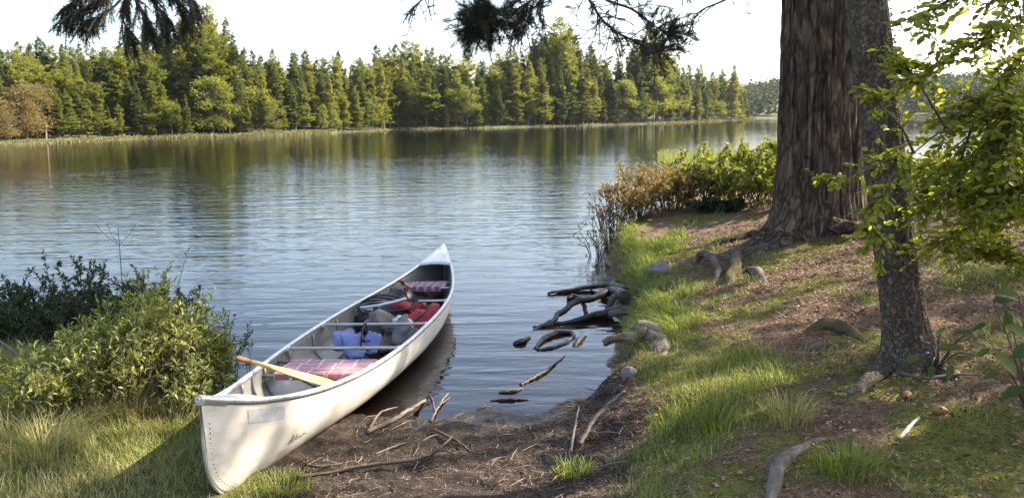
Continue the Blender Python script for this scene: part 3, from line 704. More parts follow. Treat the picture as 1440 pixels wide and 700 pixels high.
# seats
def seat(ymid, depth, mat, dz):
    t = ymid / CH; zt = float(sheer(t)) + dz
    g = G(); 
    for y in (ymid - depth / 2, ymid + depth / 2):
        hw = hull_in(y / CH, zt); g.tube([(-hw, y, zt), (0, y, zt), (hw, y, zt)], .014, 8)
    w2 = min(hull_in((ymid + depth / 2) / CH, zt), hull_in((ymid - depth / 2) / CH, zt)) * .80
    for sx in (-w2, w2): g.tube([(sx, ymid - depth / 2, zt), (sx, ymid + depth / 2, zt)], .014, 8)
    fr = g.build('seat', m_alu_bar, canoe, True)
    g = G()
    def strap(x0, x1, y0, y1, z, along):
        for (a0, a1, zz, mi) in ((0, 1, 0, 0), (0, .07, .0014, 1), (.93, 1, .0014, 1)):
            if along == 'x': b = (x0, x1, y0 + (y1 - y0) * a0, y0 + (y1 - y0) * a1)
            else: b = (x0 + (x1 - x0) * a0, x0 + (x1 - x0) * a1, y0, y1)
            V = [(b[i], b[j], z + zz + k) for k in (-.001, .001) for i, j in ((0, 2), (1, 2), (1, 3), (0, 3))]
            g.add(V, [[0, 2, 1], [0, 3, 2], [4, 5, 6], [4, 6, 7], [0, 1, 5], [0, 5, 4], [1, 2, 6], [1, 6, 5], [2, 3, 7], [2, 7, 6], [3, 0, 4], [3, 4, 7]], .5, mi)
    ny, nx = 3, 5; wy = depth / ny; wx = 2 * w2 / nx
    for i in range(ny):
        for j in range(nx):
            over = (i + j) % 2 == 0; z = zt + .015
            x0 = -w2 + j * wx; y0 = ymid - depth / 2 + i * wy
            strap(x0, x0 + wx, y0 + .006, y0 + wy - .006, z + (.003 if over else -.001), 'x')
            strap(x0 + .006, x0 + wx - .006, y0, y0 + wy, z + (-.001 if over else .003), 'y')
    for j in range(nx):     # straps wrap over the front bar
        x0 = -w2 + j * wx; y0 = ymid - depth / 2 - .016
        g.add([(x0 + .006, y0, zt + .016), (x0 + wx - .006, y0, zt + .016), (x0 + wx - .006, y0, zt - .028), (x0 + .006, y0, zt - .028), (x0 + .006, y0 + .02, zt + .0165), (x0 + wx - .006, y0 + .02, zt + .0165)], [[0, 1, 2], [0, 2, 3], [4, 5, 1], [4, 1, 0]], .5, 0)
        for q in (x0 + .008, x0 + wx - .014):
            g.add([(q, y0 - .002, zt + .0175), (q + .006, y0 - .002, zt + .0175), (q + .006, y0 - .002, zt - .028), (q, y0 - .002, zt - .028)], [[0, 1, 2], [0, 2, 3]], .5, 1)
    g.build('webbing', [mat, m_white], fr)
    return fr
p = cinv(atz(455, 514, .28)); seat(p[1], .34, m_maroon, -.07)['label'] = 'near seat of maroon webbing paled by painted glare'
p = cinv(atz(595, 399, .28)); seat(p[1] + .04, .30, m_purple, -.07)['label'] = 'far seat of plum webbing'
# patch and worn lettering, on the right bow side
def hull_patch(y0, y1, z0, z1, nm, mat, nx=10, nz=6, off=.0035, shear=0):
    g = G(); P = []
    for i in range(nx):
        row = []
        for j in range(nz):
            z = z0 + (z1 - z0) * j / (nz - 1); y = y0 + (y1 - y0) * i / (nx - 1) + shear * (z - z0); t = y / CH
            sh_ = (sheer(t) - sheer(y0 / CH)) ; zz = z + float(sh_)
            row.append((hull_in(t, zz) + .006 + off, y, zz))
        P.append(row)
    g.grid(np.array(P)); return g
hull_patch(-CH + .26, -CH + .52, .395, .47, 'x', None).build('sticker_patch', m_patch, canoe, True)
g = None
mk_ = G()
for i, (a, b, c0, c1) in enumerate(((0, .012, 0, .06), (.02, .028, .005, .045), (.04, .05, 0, .05), (.055, .064, .01, .03), (.075, .083, .005, .028), (.09, .11, .012, .02), (.115, .122, .008, .032), (.13, .16, .015, .022))):
    q = hull_patch(-CH + .60 + a, -CH + .60 + b, .14 + c0, .14 + c1, '', None, 4, 4, .0036, .35)
    mk_.add(q.v[0], q.f[0])
mk_.build('worn_lettering', m_mark, canoe)

# ---- paddles
def paddle(P0, P1, L, lab, blade_end='far'):
    P0, P1 = np.array(P0), np.array(P1); d = nrm(P1 - P0); side = nrm(np.cross(d, [0, 0, 1.])); up = np.cross(side, d)
    root = empty('paddle', P0, lab, 'paddle', None)
    def sec(s, w_, t_): return [P0 + d * s + side * w_ * math.cos(a) + up * t_ * math.sin(a) for a in np.arange(14) * 2 * PI / 14]
    g = G(); g.grid(np.array([sec(*q) for q in ((-.0, .004, .003), (.006, .024, .011), (.03, .034, .015), (.06, .032, .015), (.09, .022, .014), (.112, .016, .0145))]), closed_v=True); g.build('grip', m_woodd, root, True, None).location = -P0
    g = G(); g.grid(np.array([sec(*q) for q in ((.1125, .0165, .015), (.2, .0175, .016), (.4, .022, .017), (.6, .0235, .016), (L - .5, .019, .0135))]), closed_v=True); g.build('shaft', m_woodl, root, True).location = -P0
    g = G(); g.grid(np.array([sec(*q) for q in ((L - .499, .019, .0135), (L - .40, .05, .009), (L - .25, .075, .006), (L - .08, .08, .005), (L - .01, .06, .004), (L, .01, .003))]), closed_v=True); g.build('blade', m_woodl, root, True).location = -P0
a = cinv(atz(331, 502, .44)); b = cinv(atz(447, 534, .27))
paddle(cw(a), cw(b), .73, 'wooden paddle with brown grip resting over the near left gunwale')
a = cinv(atz(562, 394, .40)); b = cinv(atz(592, 414, .12))
paddle(cw(a), cw(b), .80, 'wooden paddle leaning by the far seat of the canoe')

# ---- soft things in the canoe
def puff(size, n=2.6, bend=0.0, seed=0, wr=.02, res=28):
    u = np.linspace(-PI / 2, PI / 2, res); v_ = np.linspace(0, 2 * PI, res * 2, endpoint=False); U_, V_ = np.meshgrid(u, v_, indexing='ij')
    e = 2 / n; sg = lambda x: np.sign(x) * np.abs(x) ** e
    P = np.stack([sg(np.cos(U_)) * sg(np.cos(V_)) * size[0] / 2, sg(np.cos(U_)) * sg(np.sin(V_)) * size[1] / 2, sg(np.sin(U_)) * size[2] / 2], -1)
    nz = fbm(P[..., 0] * 9 + seed, P[..., 1] * 9, P[..., 2] * 9, o=3) * wr
    P = P * (1 + nz[..., None] / max(size) * 4)
    P[..., 2] += bend * ((P[..., 0] / size[0] * 2) ** 2) * -1
    return P
def put_puff(g, P, loc, rx=0, ry=0, rz=0, mat=0):
    m = np.array(Matrix.LocRotScale(Vector(loc), __import__('mathutils').Euler((rx, ry, rz)).to_quaternion(), None))
    g.grid(P @ m[:3, :3].T + m[:3, 3], closed_v=True, mat=mat)
def L_(px, py, z): return atz(px, py, z)
# pale blue life vest standing folded against the hull
o = L_(502, 497, .09); rt = empty('life_vest', o, 'pale blue foam life vest folded behind the near thwart in the canoe', 'life vest')
g = G(); put_puff(g, puff((.17, .06, .22), 4, 0, 1), (-.01, .0, .08), R(-32), 0, R(18)); g.build('front_panel', m_blue_c, rt, True)
g = G(); put_puff(g, puff((.13, .06, .22), 4, 0, 2), (.11, .03, .07), R(-30), R(8), R(-14)); g.build('side_panel', m_blue_c, rt, True)
g = G(); put_puff(g, puff((.22, .06, .20), 4, 0, 3), (-.13, .10, .07), R(-55), 0, R(25)); g.build('back_panel', m_blue_c, rt, True)
g = G()
for zb in (.035, .10): g.tube(spline([(-.11, -.03 + zb * .6, zb), (-.02, -.05 + zb * .6, zb + .01), (.06, -.045 + zb * .6, zb), (.17, -.02 + zb * .6, zb)], 12), .007, 4)
g.build('belt', m_dark_c, rt); g = G(); g.grid(puff((.035, .02, .025), 6, 0, 0, 0, 8) + [.045, -.03, .045], closed_v=True); g.grid(puff((.035, .02, .025), 6, 0, 0, 0, 8) + [.05, .005, .11], closed_v=True); g.build('buckle', m_black, rt)
g = G(); g.tube(spline([(.04, -.05, .0), (.045, .0, .16), (.06, .09, .23), (.08, .14, .1)], 16), .009, 6); g.build('strap', m_dark_c, rt, True)
# red life vest / jacket
o = L_(590, 466, .10); rt = empty('life_vest', o, 'bright red life vest slumped against the right side of the canoe', 'life vest')
g = G(); put_puff(g, puff((.20, .09, .24), 3.2, 0, 4), (.0, .0, .05), R(-40), R(12), R(-8)); g.build('front_panel', m_red_c, rt, True)
g = G(); put_puff(g, puff((.11, .08, .26), 3.2, 0, 5), (.10, .12, .12), R(-50), R(22), R(-6)); g.build('shoulder_panel', m_red_c, rt, True)
g = G(); put_puff(g, puff((.20, .08, .22), 3.2, 0, 6), (-.03, .17, .05), R(-60), 0, R(20)); g.build('back_panel', m_red_c, rt, True)
g = G(); g.tube(spline([(-.1, -.08, .05), (.0, -.06, .14), (.06, .02, .18), (.08, .1, .22)], 16), .008, 6); g.build('strap', m_black, rt, True)
# small red and black bag
o = L_(578, 441, .16); rt = empty('bag', o, 'small red bag with dark straps lying beyond the middle thwart', 'bag')
g = G(); put_puff(g, puff((.24, .16, .14), 2.6, 0, 7, .05), (0, 0, .03), .3, .2, .4); g.build('body', m_red_c, rt, True)
g = G(); g.tube(spline([(-.1, -.07, .05), (-.02, -.05, .14), (.08, 0, .12), (.12, .05, .02)], 14), .012, 6); g.tube(spline([(-.02, -.1, .0), (.03, -.02, .13), (.0, .09, .08)], 14), .012, 6); g.build('strap', m_dark_c, rt, True)
# grey canvas bag
o = L_(558, 474, .09); rt = empty('bag', o, 'crumpled grey canvas bag between the blue and the red life vests', 'bag')
g = G(); put_puff(g, puff((.30, .26, .24), 2.2, 0, 9, .09, 40), (0, 0, .05), .2, .1, .5); g.build('body', m_grey_c, rt, True)
g = G(); put_puff(g, puff((.14, .10, .07), 2.2, 0, 12, .07), (.06, -.07, .13), .5, .2, .9); g.build('flap', m_pale, rt, True)
# dark pack
o = L_(530, 455, .10); rt = tag(G.build((lambda q: (put_puff(q, puff((.34, .28, .20), 2.6, 0, 14, .06), tuple(o + [0, .05, .03]), .1, 0, .2), q)[1])(G()), 'pack', m_dark_c, None, True), 'dark fabric pack under the coiled black hose', 'bag')
# coil of hose
o = L_(537, 436, .22); g = G()
for k in range(5):
    a_ = np.linspace(0, 2 * PI, 40); r1, r2 = .20 + .012 * k, .13 + .01 * (k % 3)
    g.tube(np.stack([r1 * np.cos(a_) + .01 * k, r2 * np.sin(a_), .02 * np.sin(a_ * 2 + k) + .012 * k + .05 * np.sin(a_)], -1), .010, 6, cap=False)
rt = g.build('hose_coil', m_black, None, True); rt.location = o; tag(rt, 'coiled black hose lying on the dark pack in the canoe', 'hose')
g = G(); g.tube(spline([(-.18, -.10, .05), (-.02, -.12, .075), (.12, -.04, .09), (.22, .05, .10)], 14), .012, 8); g.build('pale_sleeve', m_pale, rt, True)

# ------------------------------------------------------------------ big pine
def trunk_mesh(base, tops, radii_h, radii, nA, nZ, lobes, furrow, fk, fz, seed):
    """tops: list of (z, x, y) axis; returns grid; furrowed bark displaced for real"""
    g = G(); zs_ = np.concatenate([np.linspace(-.35, 1.2, nZ // 3, endpoint=False), np.linspace(1.2, tops[-1][0], nZ - nZ // 3) ** 1.0])
    a = np.arange(nA) * 2 * PI / nA
    Z, A = np.meshgrid(zs_, a, indexing='ij')
    T = np.array(tops, float); cx = np.interp(Z, T[:, 0], T[:, 1]); cyy = np.interp(Z, T[:, 0], T[:, 2])
    r = np.interp(Z, radii_h, radii)
    for az, amp, sharp, fall in lobes:
        r = r + amp * np.exp(-np.maximum(Z, -.3) / fall) * np.maximum(0, np.cos((A - az) / 1.0)) ** sharp
    ca, sa = np.cos(A), np.sin(A)
    q = fbm(ca * fk + seed, sa * fk, Z * fz, o=4)
    ridge = 1 - np.abs(q) * 2.2
    ridge = np.clip(ridge, -1, 1)
    q2 = vnoise(ca * fk * 3, sa * fk * 3, Z * fz * 9, 1)
    r = r - furrow * np.maximum(0, ridge) ** 1.5 + furrow * .25 * q2 + r * .02 * fbm(ca * 2, sa * 2, Z * .8 + seed)
    g.grid(np.stack([cx + r * ca, cyy + r * sa, Z], -1), closed_v=True)
    return g
bp = atz(1152, 322, .76); bx, by = bp[0], bp[1]; bz = float(gz(bx, by))
rad = 58 / f_px * math.hypot(by, 0) * 1.0
pine = empty('pine_tree', (bx, by, bz), 'huge old pine with furrowed grey-brown bark standing on the bank', 'tree')
g = trunk_mesh(0, [(-.5, 0, 0), (3, -.07, 0), (9, -.15, .2), (17, 0, .4)], [-.5, 0, .6, 1.6, 4, 17], [rad * 1.12, rad * 1.07, rad * 1.02, rad * .99, rad * .95, .12], 260, 360,
               [(R(190), .16, 6, .18), (R(232), .12, 8, .15), (R(268), .12, 9, .14), (R(325), .16, 7, .18), (R(20), .2, 6, .25), (R(100), .2, 5, .25)], .05, 4.6, .5, 3)
g.build('trunk', m_bark_big, pine, True)
def root_tube(par, pts, radii, mat, nm='root', n=14, k=30, world=True, lump=.05):
    k = max(k, 26); P = spline(pts, k); L = np.sum(np.linalg.norm(np.diff(P, axis=0), axis=1)); r = np.interp(np.linspace(0, 1, k), np.linspace(0, 1, len(radii)), radii)
    sd_ = pts[0][0] * 7.3 + pts[0][1]; u = np.linspace(0, L, k); rm = float(np.mean(radii))
    P = P + np.stack([vnoise(u / rm * .35, sd_, 1.), vnoise(u / rm * .35, sd_, 5.), vnoise(u / rm * .35, sd_, 9.) * .6], -1) * rm * .45
    g = G(); g.tube(P, r, n, cap=True); V = g.v[0]; ang = np.arange(n) * 2 * PI / n
    rel = 1 + .34 * fbm(np.cos(ang)[None] * 1.6 + sd_, np.sin(ang)[None] * 1.6, (u / rm * .28)[:, None], o=3) + .10 * np.abs(vnoise(np.cos(ang)[None] * 4 + sd_, np.sin(ang)[None] * 4, (u / rm * .08)[:, None]))
    V[:k * n] = np.repeat(P, n, 0) + (V[:k * n] - np.repeat(P, n, 0)) * rel.reshape(-1, 1)
    o = g.build(nm, mat, par, True)
    if par is not None and world: o.location = -Vector(par.location)
    return o
def onground(pts, dz=0): return [(x, y, float(gz(x, y)) + d + dz) for x, y, d in pts]
def pxg(px, py, it=6):      # point on the ground seen at a pixel
    z = .3
    for _ in range(it * 3):
        p = atz(px, py, z); z = .5 * z + .5 * float(gz(p[0], p[1]))
    return atz(px, py, z)
def pxroot(par, pts, radii, mat, nm='root', dz=.0, **k):
    P = []
    for q in pts:
        p = pxg(q[0], q[1]); P.append((p[0], p[1], p[2] + (q[2] if len(q) > 2 else 0) + dz))
    return root_tube(par, P, radii, mat, nm, **k)
pxroot(pine, [(1110, 322, .12), (1075, 330, .06), (1045, 338, .03), (1010, 345, .0), (975, 352, -.04)], [.09, .065, .045, .03, .012], m_bark_big)
pxroot(pine, [(1130, 335, .08), (1095, 345, .03), (1060, 356, .0), (1030, 368, -.03)], [.07, .045, .03, .012], m_bark_big)
pxroot(pine, [(1165, 330, .12), (1195, 334, .10), (1225, 331, .06), (1260, 335, .0)], [.09, .07, .06, .04], m_bark_big)

# limb foliage for the near trees
def pine_tufts(g, P, D, n_need, L, w_=.0035, spread=.75):
    """bottle-brush tufts of long needles at points P pointing along D"""
    P = np.asarray(P); D = nrm(np.asarray(D)); K = len(P)
    idx = np.repeat(np.arange(K), n_need)
    s = rng.random(len(idx)); dirs = D[idx] * rng.uniform(.2, 1.0, (len(idx), 1)) + rng.normal(0, spread * .62, (len(idx), 3))
    g.tris(P[idx] - D[idx] * (s * L * 1.1)[:, None], dirs, rng.normal(0, 1, (len(idx), 3)), L * rng.uniform(.7, 1.1, len(idx)), w_, np.clip(rng.normal(.35, .25, len(idx)), 0, 1))
def limb(par, pts, r0, ntw, twl, tuft, needL, wneed, mat_f=None, droop=-.25, start=.3, bare=.0, dense_end=0, sub=3):
    P = spline(pts, 30); g = G(); fo = G()
    g.tube(P, np.linspace(r0, r0 * .18, 30), 7, lump=.05)
    tips, tipd = [], []
    T = nrm(np.gradient(P, axis=0))
    for k in range(ntw):
        s = start + (1 - start) * rng.random() ** (.7 if not dense_end else .45); i = min(29, int(s * 29)); p = P[i]
        d = T[i] * rng.uniform(.2, .9) + rng.normal(0, .55, 3) + [0, 0, droop]; d = d / np.linalg.norm(d); L = twl * rng.uniform(.5, 1.25)
        side = rng.normal(0, .25, 3) * L
        q = spline([p, p + d * L * .5 + side * .3, p + d * L + side * .5 + [0, 0, -.12 * L]], 9); g.tube(q, np.linspace(r0 * .22, .003, 9), 4, cap=False)
        for j in range(sub):
            m_ = rng.integers(3, 9); dd = nrm(q[-1] - q[0]) * .8 + rng.normal(0, .5, 3); dd = dd / np.linalg.norm(dd)
            e = q[m_] + dd * L * rng.uniform(.2, .45) + [0, 0, .02]; g.tube(np.array([q[m_], (q[m_] + e) / 2 + rng.normal(0, .01, 3), e]), [.005, .004, .003], 3, cap=False)
            if rng.random() > bare: tips.append(e); tipd.append(dd)
        if rng.random() > bare: tips.append(q[-1]); tipd.append(q[-1] - q[-2])
    if tips: pine_tufts(fo, tips, tipd, tuft, needL, wneed)
    off = -Vector(par.location)
    b = g.build('limb', m_twig, par, True); b.location = off
    if tips:
        f_ = fo.build('foliage', mat_f or m_needle, b)
    return b
# limbs that reach into the picture (at their true distance, about the depth of the trunk)
def wy(px, py, y): return tuple(aty(px, py, y))
tz = 4.6
limb(pine, [(bx - .3, by, bz + 4.4), wy(1040, -45, 8.9), wy(960, -35, 8.6), wy(900, -20, 8.4), wy(850, -28, 8.3)], .055, 30, .40, 34, .075, .003, None, -.1, .35, .35, 0, 3)
limb(pine, [(bx - .3, by - .1, bz + 5.2), wy(1000, -90, 8.6), wy(900, -70, 8.3), wy(800, -45, 8.0), wy(740, -6, 7.9), wy(700, 20, 7.9), wy(672, 32, 7.9)], .03, 95, .25, 50, .075, .003, None, -.05, .78, .0, 1, 5)
limb(pine, [(bx - .2, by, bz + 4.9), wy(950, -60, 8.5), wy(830, -28, 8.3), wy(838, 15, 8.2), wy(862, 42, 8.15), wy(905, 64, 8.1), wy(935, 76, 8.1)], .024, 80, .28, 30, .06, .0025, None, -.2, .4, .72, 0, 4)
limb(pine, [(bx - .2, by, bz + 4.9), wy(960, -60, 8.5), wy(850, -10, 8.2), wy(890, 14, 8.1), wy(925, 40, 8.1), wy(945, 46, 8.1)], .024, 44, .24, 46, .06, .0028, None, -.05, .5, .2, 1, 4)
limb(pine, [(bx - .2, by, bz + 5.0), wy(900, -80, 8.5), wy(780, -50, 8.2), wy(760, -10, 8.1), wy(740, 6, 8.1), wy(728, 24, 8.1)], .02, 60, .28, 34, .065, .0028, None, -.6, .5, .55, 0, 5)
limb(pine, [(bx - .4, by, bz + 3.6), wy(1060, -25, 9.0), wy(1020, 0, 9.0), wy(985, 16, 9.0), wy(970, 40, 9.0)], .02, 16, .25, 10, .06, .0025, None, -.5, .3, .95, 0, 3)
limb(pine, [(bx - .3, by, bz + 5.0), wy(900, -120, 8.6), wy(700, -60, 8.2), wy(630, -25, 8.1), wy(600, -5, 8.1), wy(578, 14, 8.1)], .03, 14, .22, 10, .06, .0025, None, -.5, .75, .95, 0, 3)
# upper crown, above the picture: throws the dappled shade
for k in range(44):
    z = 4.6 + 11 * rng.random() ** 1.4; az = rng.uniform(0, 2 * PI); L = (17.5 - z) * .36 * rng.uniform(.7, 1.15) + .5
    d = np.array([math.cos(az), math.sin(az), 0]); z += bz
    P = [(bx, by, z), (bx + d[0] * L * .5, by + d[1] * L * .5, z + .1 * L), (bx + d[0] * L, by + d[1] * L, z + .16 * L)]
    limb(pine, P, .05, int(12 + L * 5), .6, 34, .16, .02, None, .05, .3, .0, 0, 3)

for k in range(26):  # extra unseen limbs, added sunward to shade the canoe's far half
    z = rng.uniform(3.5, 8.4); az = R(rng.uniform(-15, 80)); L = rng.uniform(2.0, 3.7); d = np.array([math.cos(az), math.sin(az), 0]); z += bz
    limb(pine, [(bx, by, z), (bx + d[0] * L * .5, by + d[1] * L * .5, z + .06 * L), (bx + d[0] * L, by + d[1] * L, z + .05 * L)], .04, int(12 + L * 6), .6, 36, .16, .02, None, .05, .2, .0, 0, 3)
for k in range(12):  # more unseen limbs, added to shade the stern and far deck
    z = rng.uniform(3.3, 6.0); az = R(rng.uniform(25, 100)); L = rng.uniform(1.8, 3.4); d = np.array([math.cos(az), math.sin(az), 0]); z += bz
    limb(pine, [(bx, by, z), (bx + d[0] * L * .5, by + d[1] * L * .5, z + .06 * L), (bx + d[0] * L, by + d[1] * L, z + .05 * L)], .04, int(16 + L * 8), .5, 36, .16, .022, None, .05, .2, .0, 0, 3)
for tx_, ty_, th_, lab in ((9.6, 8.4, 7.4, 'young unseen pine added for shade on the bank beyond the right picture edge'), (9.4, 12.6, 9.5, 'taller unseen pine added for shade on the bank further back beyond the right edge'), (6.5, 5.5, 6.0, 'small unseen pine added for shade nearest the viewer beyond the right edge'), (8.6, 6.2, 6.4, 'bushy unseen pine added for shade behind the small pine beyond the right edge')):  # unseen pines added on the sun side to throw shade on the bank
    z0 = float(gz(tx_, ty_)); rt = empty('pine_tree', (tx_, ty_, z0), lab, 'tree'); g = G(); g.tube([(0, 0, -.3), (.05, 0, th_ * .5), (0, 0, th_)], [.14, .10, .02], 8); g.build('trunk', m_bark_thin, rt, True)
    for k in range(int(th_ * 3.4)):
        z = th_ * rng.uniform(.28, .98); az = rng.uniform(0, 2 * PI); L = (th_ * 1.05 - z) * .34 + .2; d = (math.cos(az), math.sin(az))
        limb(rt, [(tx_, ty_, z + z0), (tx_ + d[0] * L * .5, ty_ + d[1] * L * .5, z + z0 + .05), (tx_ + d[0] * L, ty_ + d[1] * L, z + z0 + .1)], .025, int(6 + L * 4), .4, 26, .12, .014, None, .05, .25, .0, 0, 3)
# ------------------------------------------------------------------ slim leaning tree in front
tp_ = pxg(1276, 512); tx, ty, tzz = tp_
slim = empty('spruce_tree', (tx, ty, tzz), 'slim leaning tree with flaky grey bark in front of the huge pine', 'tree')
def axx(px, py):     # axis point of the slim trunk at its depth
    p = aty(px, py, ty + .0); return p[2] - tzz, p[0] - tx, 0
ax = [(-.4, .02, 0), (0, 0, 0)] + [axx(a, b) for a, b in ((1271, 450), (1262, 380), (1252, 300), (1237, 150), (1218, 0))]
e = ax[-1]; ax += [(e[0] + 3, e[1] - .30, .1), (e[0] + 8, e[1] - .5, .1)]
rt_ = 28.5 / f_px * ty
g = trunk_mesh(0, ax, [-.4, 0, .15, .5, 1.4, 3, 10.5], [rt_ * 1.25, rt_ * 1.18, rt_ * 1.08, rt_ * 1.0, rt_ * .97, rt_ * .92, .03], 150, 420,
               [(R(200), .10, 8, .12), (R(250), .07, 8, .12), (R(330), .10, 6, .15), (R(80), .06, 6, .12)], .007, 5, 2.6, 8)
g.build('trunk', m_bark_thin, slim, True)
pxroot(slim, [(1262, 498, .10), (1240, 522, .03), (1215, 545, .01), (1190, 565, -.04)], [.07, .05, .035, .02], m_bark_thin)
pxroot(slim, [(1285, 508, .06), (1320, 524, .02), (1360, 534, -.03)], [.05, .035, .02], m_bark_thin)
for k in range(16):
    zz_ = rng.uniform(4.8, 10.5); az = rng.uniform(0, 2 * PI); L = (11.5 - zz_) * .16 + .3
    cx = np.interp(zz_, [q[0] for q in ax], [q[1] for q in ax]) + tx; d = (math.cos(az), math.sin(az)); z = zz_ + tzz
    limb(slim, [(cx, ty, z), (cx + d[0] * L * .5, ty + d[1] * L * .5, z), (cx + d[0] * L, ty + d[1] * L, z - .05)], .02, 7, .35, 30, .05, .008, m_fir_dark, .0, .2, .0, 0, 3)
# lichen flakes and dead stubs on the right rim
g = G(); K = 1500; zz_ = rng.uniform(.3, 4.3, K); a_ = rng.normal(R(-15), .55, K); cx = np.interp(zz_, [q[0] for q in ax], [q[1] for q in ax]); r_ = np.interp(zz_, [0, .5, 4.5], [rt_ * 1.1, rt_, rt_ * .9]) + .0
P = np.stack([cx - tx * 0 + r_ * np.cos(a_), r_ * np.sin(a_), zz_ + 0 * a_], -1); g.leaves(P, rot2(a_) + rng.normal(0, .6, (K, 3)) + [0, 0, .3], rng.normal(0, 1, (K, 3)), rng.uniform(.012, .03, K), .014)
g.build('lichen', leafmat('lichen', [(.10, .12, .07), (.22, .22, .15), (.3, .3, .24)], .2, .9), slim)

# ------------------------------------------------------------------ spruce at the left, its bough in the top corner
sx0, sy0 = -4.6, 3.3; sz0 = float(gz(sx0, sy0))
sp_l = empty('spruce_tree', (sx0, sy0, sz0), 'dark spruce just outside the left, its drooping bough hanging into the top corner', 'tree')
g = trunk_mesh(0, [(-.4, 0, 0), (9, .1, 0)], [-.4, 0, .5, 9], [.2, .17, .15, .03], 60, 120, [(0, .06, 5, .15), (2, .06, 5, .15), (4, .06, 5, .15)], .006, 5, 2, 4)
g.build('trunk', m_bark_thin, sp_l, True)
def spruce_bough(par, pts, r0, ntw, twl, needL=.016, droop=-.5, start=.45, wn=.0022, dens=420, mat=m_needle):
    P = spline(pts, 30); g = G(); fo = G(); g.tube(P, np.linspace(r0, .003, 30), 6)
    T = nrm(np.gradient(P, axis=0)); twigs = [P[int(30 * start):]]
    for k in range(ntw):
        s = start + (1 - start) * rng.random() ** .8; i = min(29, int(s * 29)); sg = 1 if rng.random() < .5 else -1
        sd = nrm(np.cross(T[i], [0, 0, 1.])) * sg
        d = nrm(T[i] * rng.uniform(.4, .9) + sd * rng.uniform(.3, .9) + np.array([0, 0, droop * rng.uniform(.3, 1.3)])); L = twl * rng.uniform(.5, 1.2)
        q = spline([P[i], P[i] + d * L * .5, P[i] + d * L + [0, 0, -.18 * L]], 10); twigs.append(q); g.tube(q, np.linspace(.004, .0015, 10), 4, cap=False)
        for j in range(3):
            m_ = rng.integers(2, 8); dd = nrm(nrm(q[-1] - q[0]) + rng.normal(0, .5, 3)); e = q[m_] + dd * L * rng.uniform(.2, .4) + [0, 0, -.03]; qq = np.linspace(0, 1, 5)[:, None] * (e - q[m_]) + q[m_]
            twigs.append(qq); g.tube(qq, .0015, 3, cap=False)
    for q in twigs:
        L = np.sum(np.linalg.norm(np.diff(q, axis=0), axis=1)); n_ = int(L * dens) + 4; u = rng.random(n_) * (len(q) - 1.001); i = u.astype(int); p = q[i] + (q[i + 1] - q[i]) * (u - i)[:, None]
        t = nrm(q[i + 1] - q[i]); fo.tris(p, t * .6 + rng.normal(0, .6, (n_, 3)), rng.normal(0, 1, (n_, 3)), needL * rng.uniform(.7, 1.2, n_), wn, np.clip(rng.normal(.3, .2, n_), 0, 1))
    b = g.build('limb', m_twig, par, True); b.location = -Vector(par.location); fo.build('foliage', mat, b)
hub = [(sx0, sy0, 4.0), wy(60, -150, 3.4), wy(140, -70, 3.4), wy(180, -25, 3.4)]
for tail in ([wy(160, -8, 3.35), wy(130, 5, 3.3), wy(108, 20, 3.3), wy(94, 28, 3.3)], [wy(165, 5, 3.35), wy(145, 20, 3.3), wy(130, 28, 3.3), wy(124, 34, 3.3)], [wy(176, 5, 3.4), wy(174, 30, 3.4), wy(180, 42, 3.4), wy(182, 56, 3.4)],
             [wy(190, 0, 3.45), wy(200, 20, 3.45), wy(206, 38, 3.45), wy(210, 36, 3.45)], [wy(205, -8, 3.5), wy(225, 15, 3.5), wy(234, 30, 3.5), wy(232, 50, 3.5)], [wy(215, -15, 3.5), wy(245, 0, 3.55), wy(258, 22, 3.55), wy(262, 34, 3.55)],
             [wy(170, -15, 3.3), wy(140, -12, 3.3), wy(112, -4, 3.3), wy(92, 14, 3.3)], [wy(220, -25, 3.5), wy(250, -15, 3.5), wy(268, 0, 3.5), wy(272, 18, 3.5)]):
    spruce_bough(sp_l, hub + tail, .007, 27, .10, .022, -.15, .5, .0026, 360)
for k in range(12):
    z = rng.uniform(4.2, 8.6); az = rng.uniform(1.2, 5.2); L = (9.5 - z) * .28
    spruce_bough(sp_l, [(sx0, sy0, z + sz0), (sx0 + math.cos(az) * L * .5, sy0 + math.sin(az) * L * .5, z + sz0), (sx0 + math.cos(az) * L, sy0 + math.sin(az) * L, z + sz0 - .2)], .02, 10, .4, .05, -.3, .2, .01, 70)

